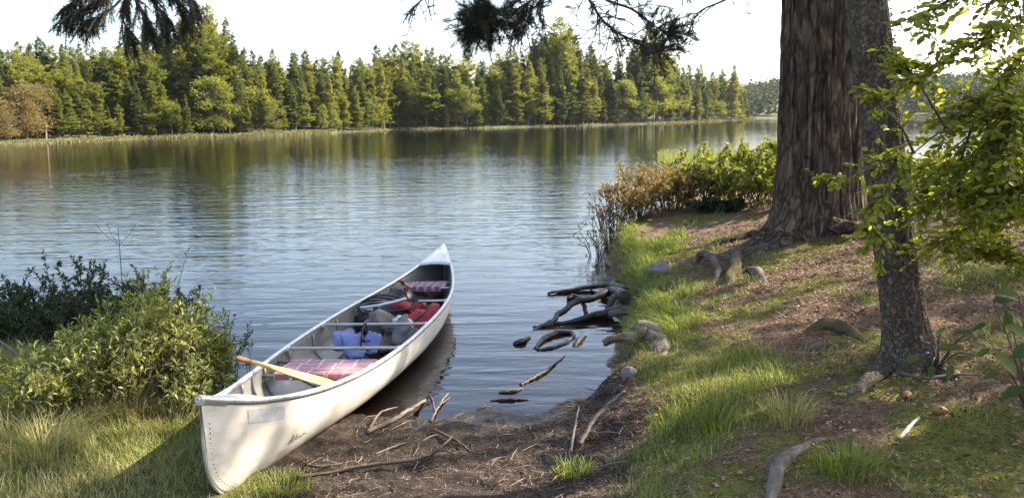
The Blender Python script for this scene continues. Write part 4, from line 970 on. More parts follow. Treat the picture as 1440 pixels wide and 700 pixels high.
# ------------------------------------------------------------------ shrubs
def shrub(name, label, cat, base, ztop, rad, nst, leafmat_, leafL, leafW, nl, twmat=None, tw=.006, spread=1.0, clump=5, group=None, stemup=.9, lead=None, hollow=.3, flat=None):
    """base: list of (x, y) stem feet; leafy shoots fill the volume from the ground to ztop"""
    x0, y0 = base; z0 = float(gz(x0, y0)); root = empty(name, (x0, y0, max(z0, 0)), label, cat, group)
    g = G(); fo = G(); hgt = ztop - max(z0, 0)
    for k in range(nst):
        a = rng.uniform(0, 2 * PI); rr_ = rad * math.sqrt(rng.random()); fx, fy = math.cos(a) * rr_ * .35, math.sin(a) * rr_ * .35
        if flat: tx_, ty_ = math.cos(a) * rr_ * flat[0], math.sin(a) * rr_ * flat[1]
        else: tx_, ty_ = math.cos(a) * rr_ * spread, math.sin(a) * rr_ * spread
        if lead is not None: tx_ += lead[0]; ty_ += lead[1]
        hh__ = hgt * rng.uniform(.55, 1.02) * (1 - .35 * (rr_ / rad) ** 2)
        zf = float(gz(x0 + fx, y0 + fy)) - max(z0, 0)
        P = spline([(fx, fy, zf - .03), (fx + (tx_ - fx) * .45 + rng.normal(0, .03), fy + (ty_ - fy) * .45, hh__ * .55), (tx_, ty_, hh__)], 12)
        g.tube(P, np.linspace(tw, tw * .3, 12), 4, cap=False)
        shoots = [P[4:]]
        for j in range(clump):
            i = rng.integers(3, 12); d = nrm(rng.normal(0, .6, 3) + [0, 0, .45]); L = hgt * rng.uniform(.12, .3)
            q = spline([P[i], P[i] + d * L * .5, P[i] + d * L + [0, 0, .05 * L]], 7); g.tube(q, np.linspace(tw * .45, tw * .2, 7), 3, cap=False); shoots.append(q)
        for q in shoots:
            n_ = max(3, int(nl / (nst * len(shoots)))); u = rng.random(n_) ** .8 * (len(q) - 1.001); i = u.astype(int); p = q[i] + (q[i + 1] - q[i]) * (u - i)[:, None]
            t = nrm(q[i + 1] - q[i]); d = t * .6 + rng.normal(0, .6, (n_, 3)) + [0, 0, .15]
            b_ = rng.normal(.5, .12)
            fo.leaves(p, d, rng.normal(0, .6, (n_, 3)) + [0, 0, 1], leafL * rng.uniform(.6, 1.2, n_), leafW * rng.uniform(.7, 1.1, n_), np.clip(rng.normal(b_, .2, n_), 0, 1))
    g.build('stems', twmat or m_twig, root); fo.build('leaves', leafmat_, root)
    return root
def zat(px, py, y): return float(aty(px, py, y)[2])
def xat(px, y): return float(aty(px, 350, y)[0])
# left: dark shrubs at the water
for px, y, pt, r_, lab in ((30, 6.7, 405, .55, 'dark leafy shrub at the left picture edge by the water'), (105, 6.6, 372, .62, 'tallest dark leafy shrub at the left water edge'), (200, 6.5, 385, .5, 'dark shrub behind the yellow-green shrub near the canoe')):
    shrub('shrub', lab, 'shrub', (xat(px, y), y), zat(px, pt, y), r_, 60, m_shrub_dark, .045, .019, 9000, tw=.006)
for px, y, pt, r_, lab, mt in ((208, 5.6, 388, .38, 'tall yellow-green shrub with pale tips left of the canoe', m_shrub_green), (278, 5.7, 455, .22, 'low green shrub nearest the canoe bow on its left', m_shrub_green), (130, 5.4, 440, .45, 'yellow-green shrub in front of the dark shrubs', m_shrub_green), (40, 5.0, 500, .45, 'low light-green shrub at the left picture edge', m_shrub_green)):
    shrub('shrub', lab, 'shrub', (xat(px, y), y), zat(px, pt, y), r_, 60, mt, .05, .015, 4200, tw=.004)
for px, y, pt, r_, lab in ((200, 5.2, 392, .10, 'silvery-leaved shoot standing above the yellow-green shrub'), (235, 5.4, 400, .13, 'pale-tipped shoot right of the silvery-leaved one'), (45, 4.7, 455, .18, 'silvery-leaved sprig above the grass at the left edge')):
    shrub('shrub', lab, 'shrub', (xat(px, y), y), zat(px, pt, y), r_, 9, m_silver_sunlit, .055, .02, 260, tw=.004)
for px, y, pt, r_, lab in ((265, 5.3, 430, .14, 'added shoot with painted sunlit tips at the right end of the left shrubs'), (165, 5.0, 425, .15, 'added shoot with painted sunlit tips in front of the tallest dark shrub'), (100, 4.9, 470, .16, 'added leafy shoot painted sunlit-pale low in the left shrubs'), (250, 5.1, 490, .15, 'short added shoot painted sunlit-pale near the canoe bow')):
    shrub('shrub', lab, 'shrub', (xat(px, y), y), zat(px, pt, y), r_, 12, m_silver_sunlit, .05, .018, 420, tw=.003)  # added shoots: pale leaf colour stands in for sunlit shrub tips
for px, y, pt, lab in ((190, 5.3, 372, 'tallest thin green stem in the left shrubs'), (252, 5.4, 384, 'thin upright green stem nearest the water in the left shrubs'), (128, 5.2, 400, 'thin green stem in front of the dark shrubs'), (292, 5.5, 424, 'thin green stem at the right end of the left shrubs'), (75, 5.0, 430, 'thin green stem at the left end of the shrubs')):
    shrub('shrub', lab, 'shrub', (xat(px, y), y), zat(px, pt, y), .10, 6, m_shrub_green, .05, .013, 330, tw=.004)
shrub('shrub', 'thin dark twiggy shrub leaning over the water beside the canoe', 'shrub', (xat(300, 6.0), 6.0), zat(300, 408, 6.0), .28, 12, m_shrub_dark, .035, .014, 700, tw=.004, clump=4)
shrub('shrub', 'short leafy shoot in the water just behind the canoe bow', 'shrub', (xat(338, 6.1), 6.1), zat(338, 478, 6.1), .06, 4, m_shrub_green, .035, .014, 60, tw=.003, clump=2)
g = G(); b_ = aty(172, 400, 6.6); t_ = aty(166, 318, 6.6)
g.tube(spline([(b_[0], 6.6, .1), tuple(b_), tuple(t_)], 12), np.linspace(.006, .002, 12), 4)
for dx in (-.1, .08, -.05): g.tube(spline([aty(167, 345, 6.6), aty(167, 335, 6.6) + [dx, 0, .02], aty(167, 325, 6.6) + [dx * 1.8, 0, .06]], 6), .002, 3)
tag(g.build('bare_twig', m_twig), 'bare upright twig sticking up above the left shrubs', 'twig')
pts = [pxg(88, 575), pxg(60, 560) + [0, 0, .16], pxg(20, 540) + [0, 0, .26], pxg(-30, 520) + [0, 0, .36]]
tag(root_tube(None, pts, [.014, .012, .009, .005], m_twig_grey, 'branch', 6), 'dead grey branch rising from the grass at the left edge', 'branch')
# middle: reddish shrubs at the tip of the bank
for px, y, pt, r_, lab, mt, nl in ((862, 12.6, 250, .4, 'thin reddish shrub standing in the shallows left of the bank tip', m_red, 650), (898, 12.9, 226, .6, 'reddish-orange shrub at the tip of the bank', m_red, 2900), (940, 13.2, 228, .6, 'mixed red and green shrub right of the reddish-orange one', m_red, 2600),
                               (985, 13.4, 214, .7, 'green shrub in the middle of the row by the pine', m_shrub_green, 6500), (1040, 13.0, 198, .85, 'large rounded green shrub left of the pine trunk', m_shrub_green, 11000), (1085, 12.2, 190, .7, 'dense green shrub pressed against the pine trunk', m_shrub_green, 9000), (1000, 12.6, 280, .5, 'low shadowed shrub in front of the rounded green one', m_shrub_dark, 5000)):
    shrub('shrub', lab, 'shrub', (xat(px, y), y), zat(px, pt, y), r_, 34, mt, .075, .03, nl, tw=.008)
shrub('shrub', 'sparse dark twiggy plant rising from the water off the bank', 'shrub', (xat(848, 11.6), 11.6), zat(840, 300, 11.6), .4, 12, m_shrub_dark, .075, .02, 240, tw=.009, clump=3)
# right, beyond the trunks
for px, y, pt, lab in ((1310, 9.6, 225, 'yellowish shrub behind the slim tree on the right'), (1390, 9.0, 205, 'yellow-green shrub behind the leafy branches at right'), (1460, 8.6, 190, 'tall shrub at the right picture edge behind the branches'), (1345, 12.5, 215, 'distant green shrub seen through the right-hand leaves')):
    shrub('shrub', lab, 'shrub', (xat(px, y), y), zat(px, pt, y), .8, 50, m_shrub_green, .06, .035, 8500, tw=.008)
# reeds
g = G(); K = 1500; y_ = rng.uniform(33, 41, K); x_ = np.interp(rng.random(K), [0, 1], [0, 1]); pxr = 925 + x_ * 125; X = np.array([aty(a, 220, b)[0] for a, b in zip(pxr, y_)])
hd = rng.uniform(.25, .55, K); g.blades(np.stack([X, y_, -.05 + 0 * X], -1), rng.uniform(0, 6.28, K), hd, rng.uniform(.05, .35, K), .022)
tag(g.build('reeds', m_reed), 'patch of pale green reeds standing in the open water', 'reeds', kind='stuff')

# leafy sapling on the right (backlit)
sb = (3.35, 4.5); sz1 = float(gz(*sb)); sap = empty('sapling', (sb[0], sb[1], sz1), 'leafy sapling with bright backlit leaves filling the right edge', 'tree')
wood = G(); lf = G()
def leafy(pts, r0, ntw, twl, per, lL, lW, bare=.15):
    P = spline(pts, 26); wood.tube(P, np.linspace(r0, r0 * .25, 26), 6)
    for k in range(ntw):
        s = bare + (1 - bare) * rng.random(); i = min(25, int(s * 25)); t = nrm(P[min(25, i + 1)] - P[max(0, i - 1)])
        d = nrm(t * .7 + rng.normal(0, .55, 3) * [1, 1, .55]); L = twl * rng.uniform(.5, 1.2)
        q = spline([P[i], P[i] + d * L * .5 + rng.normal(0, .02, 3), P[i] + d * L + [0, 0, -.05 * L]], 8); wood.tube(q, np.linspace(.004, .0012, 8), 4, cap=False)
        n_ = per; u = np.linspace(.1, 1, n_); ii = np.minimum(6, (u * 7).astype(int)); p = q[ii] + (q[ii + 1] - q[ii]) * (u * 7 - ii)[:, None]
        sg = np.where(np.arange(n_) % 2, 1., -1.); sd = nrm(np.cross(d, [0, 0, 1.]))
        dirs = d * .7 + sd * sg[:, None] * .8 + rng.normal(0, .3, (n_, 3))
        lf.ovals(p, dirs, rng.normal(0, .5, (n_, 3)) + [0, -.5, .8], lL * rng.uniform(.45, 1.35, n_), lW * rng.uniform(.8, 1.1, n_), np.clip(rng.normal(.5, .25, n_), 0, 1))
S0 = (sb[0], sb[1], sz1 - .1); S1 = wy(1500, 330, 4.4); S2 = wy(1475, 180, 4.3); S3 = wy(1460, 20, 4.2); S4 = wy(1440, -120, 4.2)
wood.tube(spline([S0, S1, S2, S3, S4, wy(1400, -260, 4.2)], 30), np.linspace(.045, .015, 30), 8)
SL, SW = .042, .027
for pts, nt_, twl in (([S2, wy(1420, 195, 4.3), wy(1372, 163, 4.25), wy(1330, 180, 4.2), wy(1285, 215, 4.1), wy(1262, 235, 4.0)], 26, .22),
                  ([S3, wy(1420, 40, 4.1), wy(1370, 60, 4.1), wy(1320, 92, 4.1), wy(1280, 110, 4.1)], 30, .26),
                  ([S4, wy(1400, -40, 4.1), wy(1350, -10, 4.1), wy(1300, 20, 4.1), wy(1270, 30, 4.1)], 22, .24),
                  ([S4, wy(1440, -60, 4.0), wy(1420, 0, 4.0), wy(1390, 40, 4.0)], 22, .24),
                  ([S3, wy(1430, 90, 4.2), wy(1390, 130, 4.2), wy(1345, 150, 4.2)], 26, .24),
                  ([S2, wy(1430, 230, 4.3), wy(1390, 250, 4.3), wy(1340, 260, 4.2), wy(1300, 300, 4.2)], 40, .26),
                  ([S2, wy(1440, 150, 4.1), wy(1420, 180, 4.1), wy(1400, 215, 4.1)], 34, .26),
                  ([S1, wy(1450, 300, 4.3), wy(1410, 310, 4.3), wy(1360, 320, 4.3), wy(1320, 345, 4.3)], 40, .24),
                  ([S1, wy(1460, 270, 4.1), wy(1430, 260, 4.1), wy(1395, 280, 4.1)], 34, .26),
                  ([S1, wy(1460, 360, 4.4), wy(1420, 360, 4.4), wy(1380, 350, 4.4)], 20, .22),
                  ([wy(1372, 163, 4.25), wy(1350, 230, 4.2), wy(1340, 280, 4.2)], 18, .2),
                  ([wy(1285, 215, 4.1), wy(1250, 225, 3.95), wy(1205, 240, 3.9), wy(1160, 258, 3.9)], 13, .13),
                  ([wy(1262, 235, 4.0), wy(1240, 270, 3.9), wy(1225, 310, 3.9), wy(1245, 350, 3.9)], 13, .14),
                  ([wy(1285, 215, 4.1), wy(1268, 180, 4.0), wy(1240, 150, 3.9), wy(1222, 128, 3.9)], 8, .12),
                  ([wy(1330, 180, 4.2), wy(1300, 130, 4.1), wy(1280, 100, 4.1), wy(1265, 92, 4.1)], 12, .16)):
    leafy(pts, .008, int(nt_ * (3.9 if pts[-1][0] > 2.3 else 1.3)), twl, 10, SL, SW)
wood.build('branches', m_twig, sap, True).location = -Vector(sap.location); lf.build('leaves', m_bright, sap).location = -Vector(sap.location)
# low saplings with broad leaves, lower right
def bigleaf(g, p, d, up, L, W, rnd, mat=0):
    p, d, up = np.array(p), nrm(np.array(d, float)), np.array(up, float); sd = nrm(np.cross(d, up)); un = np.cross(sd, d)
    u = np.linspace(0, 1, 9); wv_ = np.sin(u ** .8 * PI) ** .75 * .5 * W; rows = []
    for a, b in zip(u, wv_): c_ = p + d * L * a - un * (a * a * L * .22); rows.append([c_ - sd * b + un * b * .35, c_, c_ + sd * b + un * b * .35])
    g.grid(np.array(rows), rnd=rnd, mat=mat)
def lowsap(label, px, py, leaves, y, mat):
    b = pxg(px, py); rt = empty('sapling', b, label, 'plant'); w_ = G(); l_ = G()
    for (lx, ly, L, W, ang, yy) in leaves:
        q = aty(lx, ly, yy); dirv = Rv * math.cos(R(ang)) + Uv * math.sin(R(ang)) - Fv * rng.uniform(-.2, .5)
        st = q - dirv * L * .1; w_.tube(spline([b, (b + st) / 2 + [0, 0, .06], st], 8), np.linspace(.006, .002, 8), 4, cap=False)
        bigleaf(l_, st, dirv, -Fv * .75 + Uv * .8 + rng.normal(0, .25, 3), L, W, rng.random())
    o1 = w_.build('stems', m_twig, rt); o1.location = -Vector(b); o2 = l_.build('leaves', mat, rt, True); o2.location = -Vector(b)
lowsap('low sapling with long oval leaves by the foot of the slim tree', 1318, 520, [(1322, 490, .13, .05, 12, 4.1), (1365, 468, .10, .035, 170, 4.2), (1365, 478, .12, .05, -5, 4.0), (1292, 502, .09, .04, 190, 4.1), (1310, 515, .07, .035, -100, 4.1), (1338, 515, .09, .04, -120, 4.1), (1345, 540, .07, .03, 20, 4.0), (1375, 500, .08, .03, 40, 4.0), (1320, 470, .06, .03, 60, 4.3), (1300, 480, .05, .03, 120, 4.3), (1385, 455, .09, .03, 200, 4.2)], 4.1, m_mid)
lowsap('broad-leaved sapling with yellowing leaves at the lower right edge', 1450, 600, [(1400, 500, .15, .075, -35, 3.2), (1428, 500, .14, .06, 30, 3.2), (1436, 545, .11, .05, -160, 3.2), (1440, 520, .14, .07, -30, 3.15), (1400, 425, .12, .06, 15, 3.6), (1430, 415, .11, .05, 165, 3.6), (1415, 440, .09, .045, -70, 3.6), (1440, 470, .12, .05, 150, 3.4), (1400, 525, .06, .03, 200, 3.3)], 3.3, m_mid)

# ------------------------------------------------------------------ roots, driftwood, rocks
def wroot(pts, radii, lab, mat=m_wetwood, nm='root', cat='root', n=9, k=30, kids=()):
    P = [tuple(atz(a, b, z)) for a, b, z in pts]
    o = root_tube(None, P, radii, mat, nm, n, k); tag(o, lab, cat)
    for q, rr_ in kids:
        root_tube(o, [tuple(atz(a, b, z)) for a, b, z in q], rr_, mat, 'side_root', 8, 18)
    return o
wroot([(880, 418, .25), (862, 410, .17), (835, 418, .14), (808, 425, .12), (788, 440, .06), (772, 456, .01), (750, 460, .0)], [.06, .045, .034, .030, .027, .022, .012], 'thick dark bank root arching over the water to a forked tip',
      kids=[([(775, 452, .02), (762, 458, .01), (746, 468, -.01)], [.025, .02, .01]), ([(818, 420, .12), (822, 434, .05), (828, 450, -.05)], [.025, .02, .018])])
wroot([(885, 432, .12), (850, 440, .05), (820, 448, .02), (785, 455, .0)], [.05, .035, .03, .02], 'dark root lying along the water below the arching one')
wroot([(895, 428, .16), (870, 438, .08), (840, 442, .02), (815, 446, -.02)], [.04, .035, .03, .015], 'straight brown root slanting from the undercut bank into the water', m_twig_grey)
wroot([(868, 398, .16), (840, 402, .05), (800, 408, .02), (770, 412, .02)], [.03, .028, .022, .014], 'thin dark stick-like root pointing left from the bank, topmost of the roots')
wroot([(880, 408, .15), (856, 400, .12), (830, 404, .02)], [.045, .035, .02], 'short dark root close under the topmost one')
wroot([(870, 412, .2), (858, 425, .10), (853, 442, -.05)], [.035, .03, .03], 'short pale root dropping straight down from the bank', m_twig_grey)
wroot([(813, 419, .01), (806, 417, .02), (798, 420, .01)], [.02, .03, .02], 'small dark knob of root floating near the arching root')
wroot([(753, 490, .0), (762, 478, .012), (780, 469, .016), (800, 467, .012), (806, 472, .005), (796, 481, .003), (776, 489, .003), (758, 492, .0), (753, 489, .0)], [.016, .022, .026, .022, .016, .017, .018, .016, .014], 'dark root loop rising like a ring out of the water', k=40)
wroot([(806, 491, -.02), (811, 482, .01), (819, 474, .014), (826, 474, -.02)], [.018, .025, .02, .012], 'stubby dark root hump right of the ring-shaped one')
wroot([(722, 484, .0), (732, 480, .02), (745, 475, .0)], [.016, .024, .012], 'small dark root tip left of the ring-shaped one')
wroot([(732, 541, .0), (750, 531, .012), (770, 519, .012), (795, 500, .0)], [.010, .014, .012, .005], 'dark waterlogged branch floating in the shallows', m_wetwood, 'driftwood', 'driftwood')
wroot([(702, 552, .0), (722, 549, .01), (735, 546, .0)], [.010, .014, .006], 'small chip of driftwood near the mud edge', m_grey_wood, 'driftwood', 'driftwood')
wroot([(690, 563, .0), (718, 561, .008), (745, 562, .0)], [.008, .011, .006], 'thin floating stick parallel to the mud edge', m_wetwood, 'driftwood', 'driftwood')
# pale stump knob with cut stub
kn = pxg(912, 470); rt = empty('stump', kn, 'pale weathered root knob with a brown stub poking over the water', 'stump')
root_tube(rt, [pxg(934, 500) + [0, 0, -.08], pxg(924, 486) + [0, 0, .0], pxg(912, 474) + [0, 0, .045], pxg(900, 470) + [0, 0, .06], pxg(890, 474) + [0, 0, .0]], [.05, .075, .068, .055, .04], m_pale_wood, 'knob', 20, 30)
root_tube(rt, [pxg(912, 482) + [0, 0, .06], pxg(928, 484) + [0, 0, .03], pxg(942, 490) + [0, 0, -.04]], [.04, .035, .02], m_pale_wood, 'side_root', 14)
q0, q1 = atz(905, 474, .34), atz(850, 480, .20)
root_tube(rt, [q0, (q0 + q1) / 2 + [0, 0, .015], q1], [.045, .035, .028], simple('brown_stub_wood', (.10, .055, .03), (.22, .14, .09), 12, .7, .01), 'stub', 10)
root_tube(rt, [pxg(905, 480) + [0, 0, .08], pxg(892, 492) + [0, 0, .03], pxg(878, 505)], [.035, .028, .015], m_pale_wood, 'side_root', 12)
def rock(px, py, s, lab, mat=m_rock, seed=1, dz=0, nm='rock', cat='rock'):
    b = pxg(px, py); g = G(); r_ = np.random.default_rng(seed); P = puff((1, 1, 1), 2.0, 0, seed, 0, 34) * 2
    for q in nrm(r_.normal(0, 1, (13, 3))):
        dd_ = P @ q; lim = r_.uniform(.62, .85); P = P - q * np.maximum(0, dd_ - lim)[..., None] * .93
    P = P * (1 + .07 * fbm(P[..., 0] * 3 + seed, P[..., 1] * 3, P[..., 2] * 3, o=4)[..., None])
    g.grid(P * np.array(s) * .6 + [0, 0, s[2] * .1 + dz], closed_v=True); o = g.build(nm, mat, None, True); o.location = b; return tag(o, lab, cat)
rock(930, 385, (.26, .2, .2), 'rounded grey rock in the grass at the bank edge', seed=3)
rock(884, 528, (.10, .08, .09), 'small dark stone in the grass at the water edge', seed=5)
rock(865, 548, (.12, .1, .08), 'wet black stone at the corner of the mud and bank', m_wetwood, seed=6)
pxroot(None, [(975, 372, -.02), (985, 366, .06), (1000, 372, .08), (1008, 384, .05), (1006, 395, -.05)], [.03, .038, .035, .03, .02], m_grey_wood, lump=.08).__setitem__('label', 'gnarled pale root arching beside the moss in front of the pine')
bpy.data.objects['root'] if 'root' in bpy.data.objects else None
def proot(pts, radii, lab, mat=m_grey_wood, nm='root', cat='root', **k):
    o = pxroot(None, pts, radii, mat, nm, **k); tag(o, lab, cat); return o
for o in C.objects:
    if o.get('label', '').startswith('gnarled pale root'): o['category'] = 'root'
proot([(1040, 352, -.03), (1038, 366, .03), (1032, 382, .03), (1024, 402, -.04)], [.03, .048, .05, .035], 'thick brown root knuckle right of the gnarled pale root', m_moss_wood)
proot([(1050, 376, -.03), (1066, 385, .01), (1082, 400, -.04)], [.035, .045, .03], 'small brown root hump nearest the pine-needle clearing', lump=.1)
proot([(1126, 472, -.04), (1146, 464, .015), (1172, 462, .02), (1198, 470, .01), (1232, 486, -.04)], [.03, .04, .045, .035, .02], 'grey mossy root crossing the ground left of the slim tree', m_moss_wood)
proot([(1130, 492, -.03), (1152, 487, .005), (1184, 486, -.03)], [.025, .035, .02], 'short root just below the grey mossy one', lump=.08)
proot([(1080, 720, .0), (1090, 684, .005), (1100, 655, .02), (1126, 634, .005), (1150, 620, .0), (1185, 606, -.03)], [.024, .03, .03, .024, .018, .010], 'pale bent root crossing the foreground grass', m_pale_wood, k=44, lump=.07)
proot([(1068, 668, -.03), (1084, 648, .0), (1106, 638, .01)], [.014, .02, .02], 'small side root meeting the pale bent foreground root')
# sticks on mud and soil
def stick(pts, r, lab, mat=m_twig_grey, kids=()):
    o = pxroot(None, pts, [r, r * .9, r * .55], mat, 'stick', n=6, k=26); tag(o, lab, 'stick')
    for q in kids: root_tube(o, [tuple(pxg(a, b) + [0, 0, c]) for a, b, c in q], [r * .6, r * .3], mat, 'side_twig', 5, 10)
stick([(415, 676, .02), (470, 668, .02), (530, 659, .03), (590, 652, .03), (620, 640, .05), (637, 626, .06)], .011, 'longest curved stick lying across the mud beside the canoe', m_twig, [[(600, 648, .03), (622, 642, .04), (646, 645, .01)]])
stick([(515, 612, .02), (550, 600, .04), (575, 586, .05), (598, 572, .05)], .016, 'thick grey stick half under the canoe side at the mud edge', m_twig_grey, [[(560, 594, .04), (590, 577, .05), (608, 568, .03)], [(520, 608, .02), (535, 590, .05), (558, 582, .05)]])
stick([(606, 594, .01), (614, 582, .03), (624, 570, .05), (634, 560, .06)], .009, 'grey forked branch at the mud edge by the canoe', m_twig_grey, [[(618, 577, .04), (636, 566, .05), (652, 558, .04)], [(612, 585, .03), (608, 572, .06), (602, 566, .07)], [(624, 570, .05), (636, 555, .07)]])
stick([(596, 552, .01), (612, 546, .02), (624, 542, .01)], .006, 'pale twig on the wet ground against the canoe hull', m_twig_grey)
stick([(640, 558, .03), (655, 552, .05), (664, 550, .05)], .010, 'short dark stick end pointing over the water', m_twig)
stick([(610, 608, .02), (640, 625, .03), (662, 637, .01)], .010, 'dark stick in the middle of the mud crossing the long one', m_twig)
stick([(528, 640, .01), (560, 630, .02), (590, 622, .02)], .006, 'thin pale twig lying above the long curved stick', m_twig_grey)
stick([(802, 640, .02), (808, 615, .06), (814, 592, .10)], .008, 'thin upright stick leaning near the grassy bank', m_twig_grey)
stick([(815, 630, .02), (838, 600, .06), (878, 571, .10)], .013, 'smooth pale stick leaning from the mud to the bank', m_twig_grey)
stick([(1265, 618, .01), (1278, 606, .02), (1292, 592, .02)], .009, 'short cream-coloured stick on the sunlit soil', simple('peeled_stick', (.55, .46, .34), (.7, .6, .45), 10, .7))
stick([(1260, 528, .02), (1300, 536, .02), (1350, 533, .03), (1400, 535, .02)], .009, 'long thin branch on the soil right of the slim tree', m_twig_grey)
stick([(430, 655, .01), (450, 660, .02), (500, 650, .01)], .007, 'brown twig close to the canoe bottom in the mud', m_twig)
for i, (px, py) in enumerate(((1276, 560), (1320, 582))):
    b = pxg(px, py); g = G(); u = np.linspace(0, 1, 9)
    g.grid(np.array([[(0.052 * (t_ - .5) * 1.6, .024 * math.sin(PI * min(1, t_ * .9 + .08)) * math.cos(a) * (1 + .12 * math.cos(7 * a + 20 * t_)), .02 + .024 * math.sin(PI * min(1, t_ * .9 + .08)) * math.sin(a) * (1 + .12 * math.cos(7 * a + 20 * t_))) for a in np.arange(16) * PI / 8] for t_ in u]), closed_v=True)
    o = g.build('pine_cone', m_woodd, None, True); o.location = b; o.rotation_euler = (0, 0, 1 + i * 2); tag(o, ['brown pine cone lying below the foot of the slim tree', 'brown pine cone further right on the bare soil'][i], 'pine cone')

# ------------------------------------------------------------------ ground cover
def scatter(n_, x0, x1, y0, y1, fn, z_ok=.015):
    x = rng.uniform(x0, x1, n_); y = rng.uniform(y0, y1, n_)
    keep = (np.abs(x) < .75 * y + 1.2) & (rng.random(n_) < fn(x, y)); x, y = x[keep], y[keep]; z = gz(x, y); k = z > z_ok
    return np.stack([x[k], y[k], z[k]], -1)
def not_canoe(x, y):
    c, s = math.cos(-yaw), math.sin(-yaw); dx, dy = x - canoe.location[0], y - canoe.location[1]
    lx, ly = dx * c - dy * s, dx * s + dy * c
    return (np.abs(lx) > half_beam(np.clip(ly / CH, -1, 1)) * .92 + .0) | (np.abs(ly) > CH)
# right bank grass
P = scatter(420000, .3, 5.2, 2.6, 13.5, lambda x, y: grassmask(x, y) * (.35 + .65 * sstep((vnoise(x * 4, y * 4, 1.1) + .5))) * not_canoe(x, y) * (1 - .8 * mossmask(x, y)))
tall = .6 + .8 * sstep(fbm(P[:, 0] * 1.6, P[:, 1] * 1.6, 2.2, o=3) * .8 + .4)
dens = np.clip(6.5 / P[:, 1], .25, 1); P = P[(kk := rng.random(len(P)) < dens)]; tall = tall[kk]
h_ = rng.gamma(5, .011, len(P)) * tall * 1.0; 
dryv = sstep(fbm(P[:, 0] * 2.2, P[:, 1] * 2.2, 6.6, o=3) * 1.4 + .1)
g = G(); isdry = rng.random(len(P)) < .30 * dryv + .07
az = rng.uniform(0, 6.28, len(P))
wdt = .0035 * np.clip(P[:, 1] / 5, 1, 2.2)
for m_, mk in ((0, ~isdry), (1, isdry)): g.blades(P[mk], az[mk], h_[mk], rng.uniform(.2, 1.1, mk.sum()), wdt[mk], rng.random(mk.sum()), m_)
tag(g.build('grass', [m_grass, m_dry]), 'green grass covering the right bank', 'grass', kind='stuff')
# left grass: longer, drier
P = scatter(330000, -6.2, -1.15, 2.8, 7.2, lambda x, y: grassmask(x, y) * (.45 + .55 * sstep(vnoise(x * 3, y * 3, 1.9) + .5)) * not_canoe(x, y))
P = P[rng.random(len(P)) < .75]
h_ = rng.gamma(5, .018, len(P)) * (.55 + .7 * sstep(fbm(P[:, 0] * 1.3, P[:, 1] * 1.3, 5.2, o=3) + .5)) * np.clip((-P[:, 0] - 1.0) * .8, .45, 1.3)
isdry = rng.random(len(P)) < .35 + .45 * sstep(fbm(P[:, 0] * 1.5, P[:, 1] * 1.5, 9.9, o=3) + .4)
g = G(); az = rng.normal(2.6, 1.3, len(P))
for m_, mk in ((0, ~isdry), (1, isdry)): g.blades(P[mk], az[mk], h_[mk], rng.uniform(.3, 1.3, mk.sum()), .004, rng.random(mk.sum()), m_)
tag(g.build('grass', [m_grass, m_dry]), 'long yellowing grass on the left bank', 'grass', kind='stuff')
# tufts
def tuft(px, py, n_, hh_, lab, mat, spr=.07):
    b = pxg(px, py); a = rng.uniform(0, 6.28, n_); r_ = spr * np.sqrt(rng.random(n_)); Q = np.stack([b[0] + r_ * np.cos(a), b[1] + r_ * np.sin(a), 0 * a], -1); Q[:, 2] = gz(Q[:, 0], Q[:, 1])
    g = G(); g.blades(Q, a + rng.normal(0, .5, n_), hh_ * rng.uniform(.5, 1.1, n_), rng.uniform(.25, 1.0, n_), .0045); o = g.build('grass_tuft', mat, None, origin=b); tag(o, lab, 'grass tuft')
tuft(806, 668, 150, .10, 'bright grass tuft alone on the dark mud', m_grass, .10)
tuft(1190, 660, 260, .13, 'bright grass tuft on the soil right of the pale bent root', m_grass, .14)
tuft(1110, 590, 220, .16, 'tall pale grass tuft in the middle of the right bank', m_dry, .12)
tuft(1010, 600, 150, .12, 'sunlit grass tuft left of the tall pale one', m_grass, .1)
for px_, py_, n2, h2, lb in ((60, 640, 300, .26, 'long arching yellow grass clump in the left corner'), (170, 590, 260, .24, 'dry grass clump at the foot of the yellow-green shrub'), (110, 600, 260, .26, 'pale grass clump under the left shrubs'), (20, 590, 260, .28, 'tall dry grass clump at the left picture edge'), (235, 600, 160, .20, 'green-yellow grass clump nearest the canoe bow')):
    tuft(px_, py_, n2, h2, lb, m_dry, .2)
tuft(400, 690, 260, .08, 'bright grass tuft under the canoe bow', m_grass, .16)
# moss cushions
P = scatter(160000, .8, 4.5, 2.8, 11.5, lambda x, y: mossmask(x, y)); K = len(P)
g = G(); g.tris(P - [0, 0, .003], rng.normal(0, .6, (K, 3)) + [0, 0, 1], rng.normal(0, 1, (K, 3)), rng.uniform(.008, .022, K) * np.clip(P[:, 1] / 6, 1, 2), .006)
tag(g.build('moss', m_moss), 'yellow-green moss cushions around the roots', 'moss', kind='stuff')
def lowc(x, y):
    c = 0
    for px, py, z, r in ((1400, 650, .45, .45), (1440, 600, .5, .4), (1330, 690, .45, .3), (1400, 390, .7, .6), (1330, 420, .65, .3), (1180, 520, .47, .22), (1000, 350, .4, .3)):
        p = atz(px, py, z); c = np.maximum(c, 1 - np.hypot(x - p[0], y - p[1]) / r)
    return np.clip(c * 1.4, 0, 1) * .8
P = scatter(34000, .8, 5.2, 2.8, 9.5, lowc); K = len(P)
g = G(); g.ovals(P + [0, 0, .02] + np.stack([0 * P[:, 0], 0 * P[:, 0], rng.uniform(0, .06, K)], -1), rng.normal(0, 1, (K, 3)) * [1, 1, .6], rng.normal(0, .4, (K, 3)) + [0, 0, 1], rng.uniform(.012, .035, K), rng.uniform(.009, .02, K))
tag(g.build('ground_cover', m_mid), 'low small-leaved ground cover on the shaded soil at the right', 'ground cover', kind='stuff')
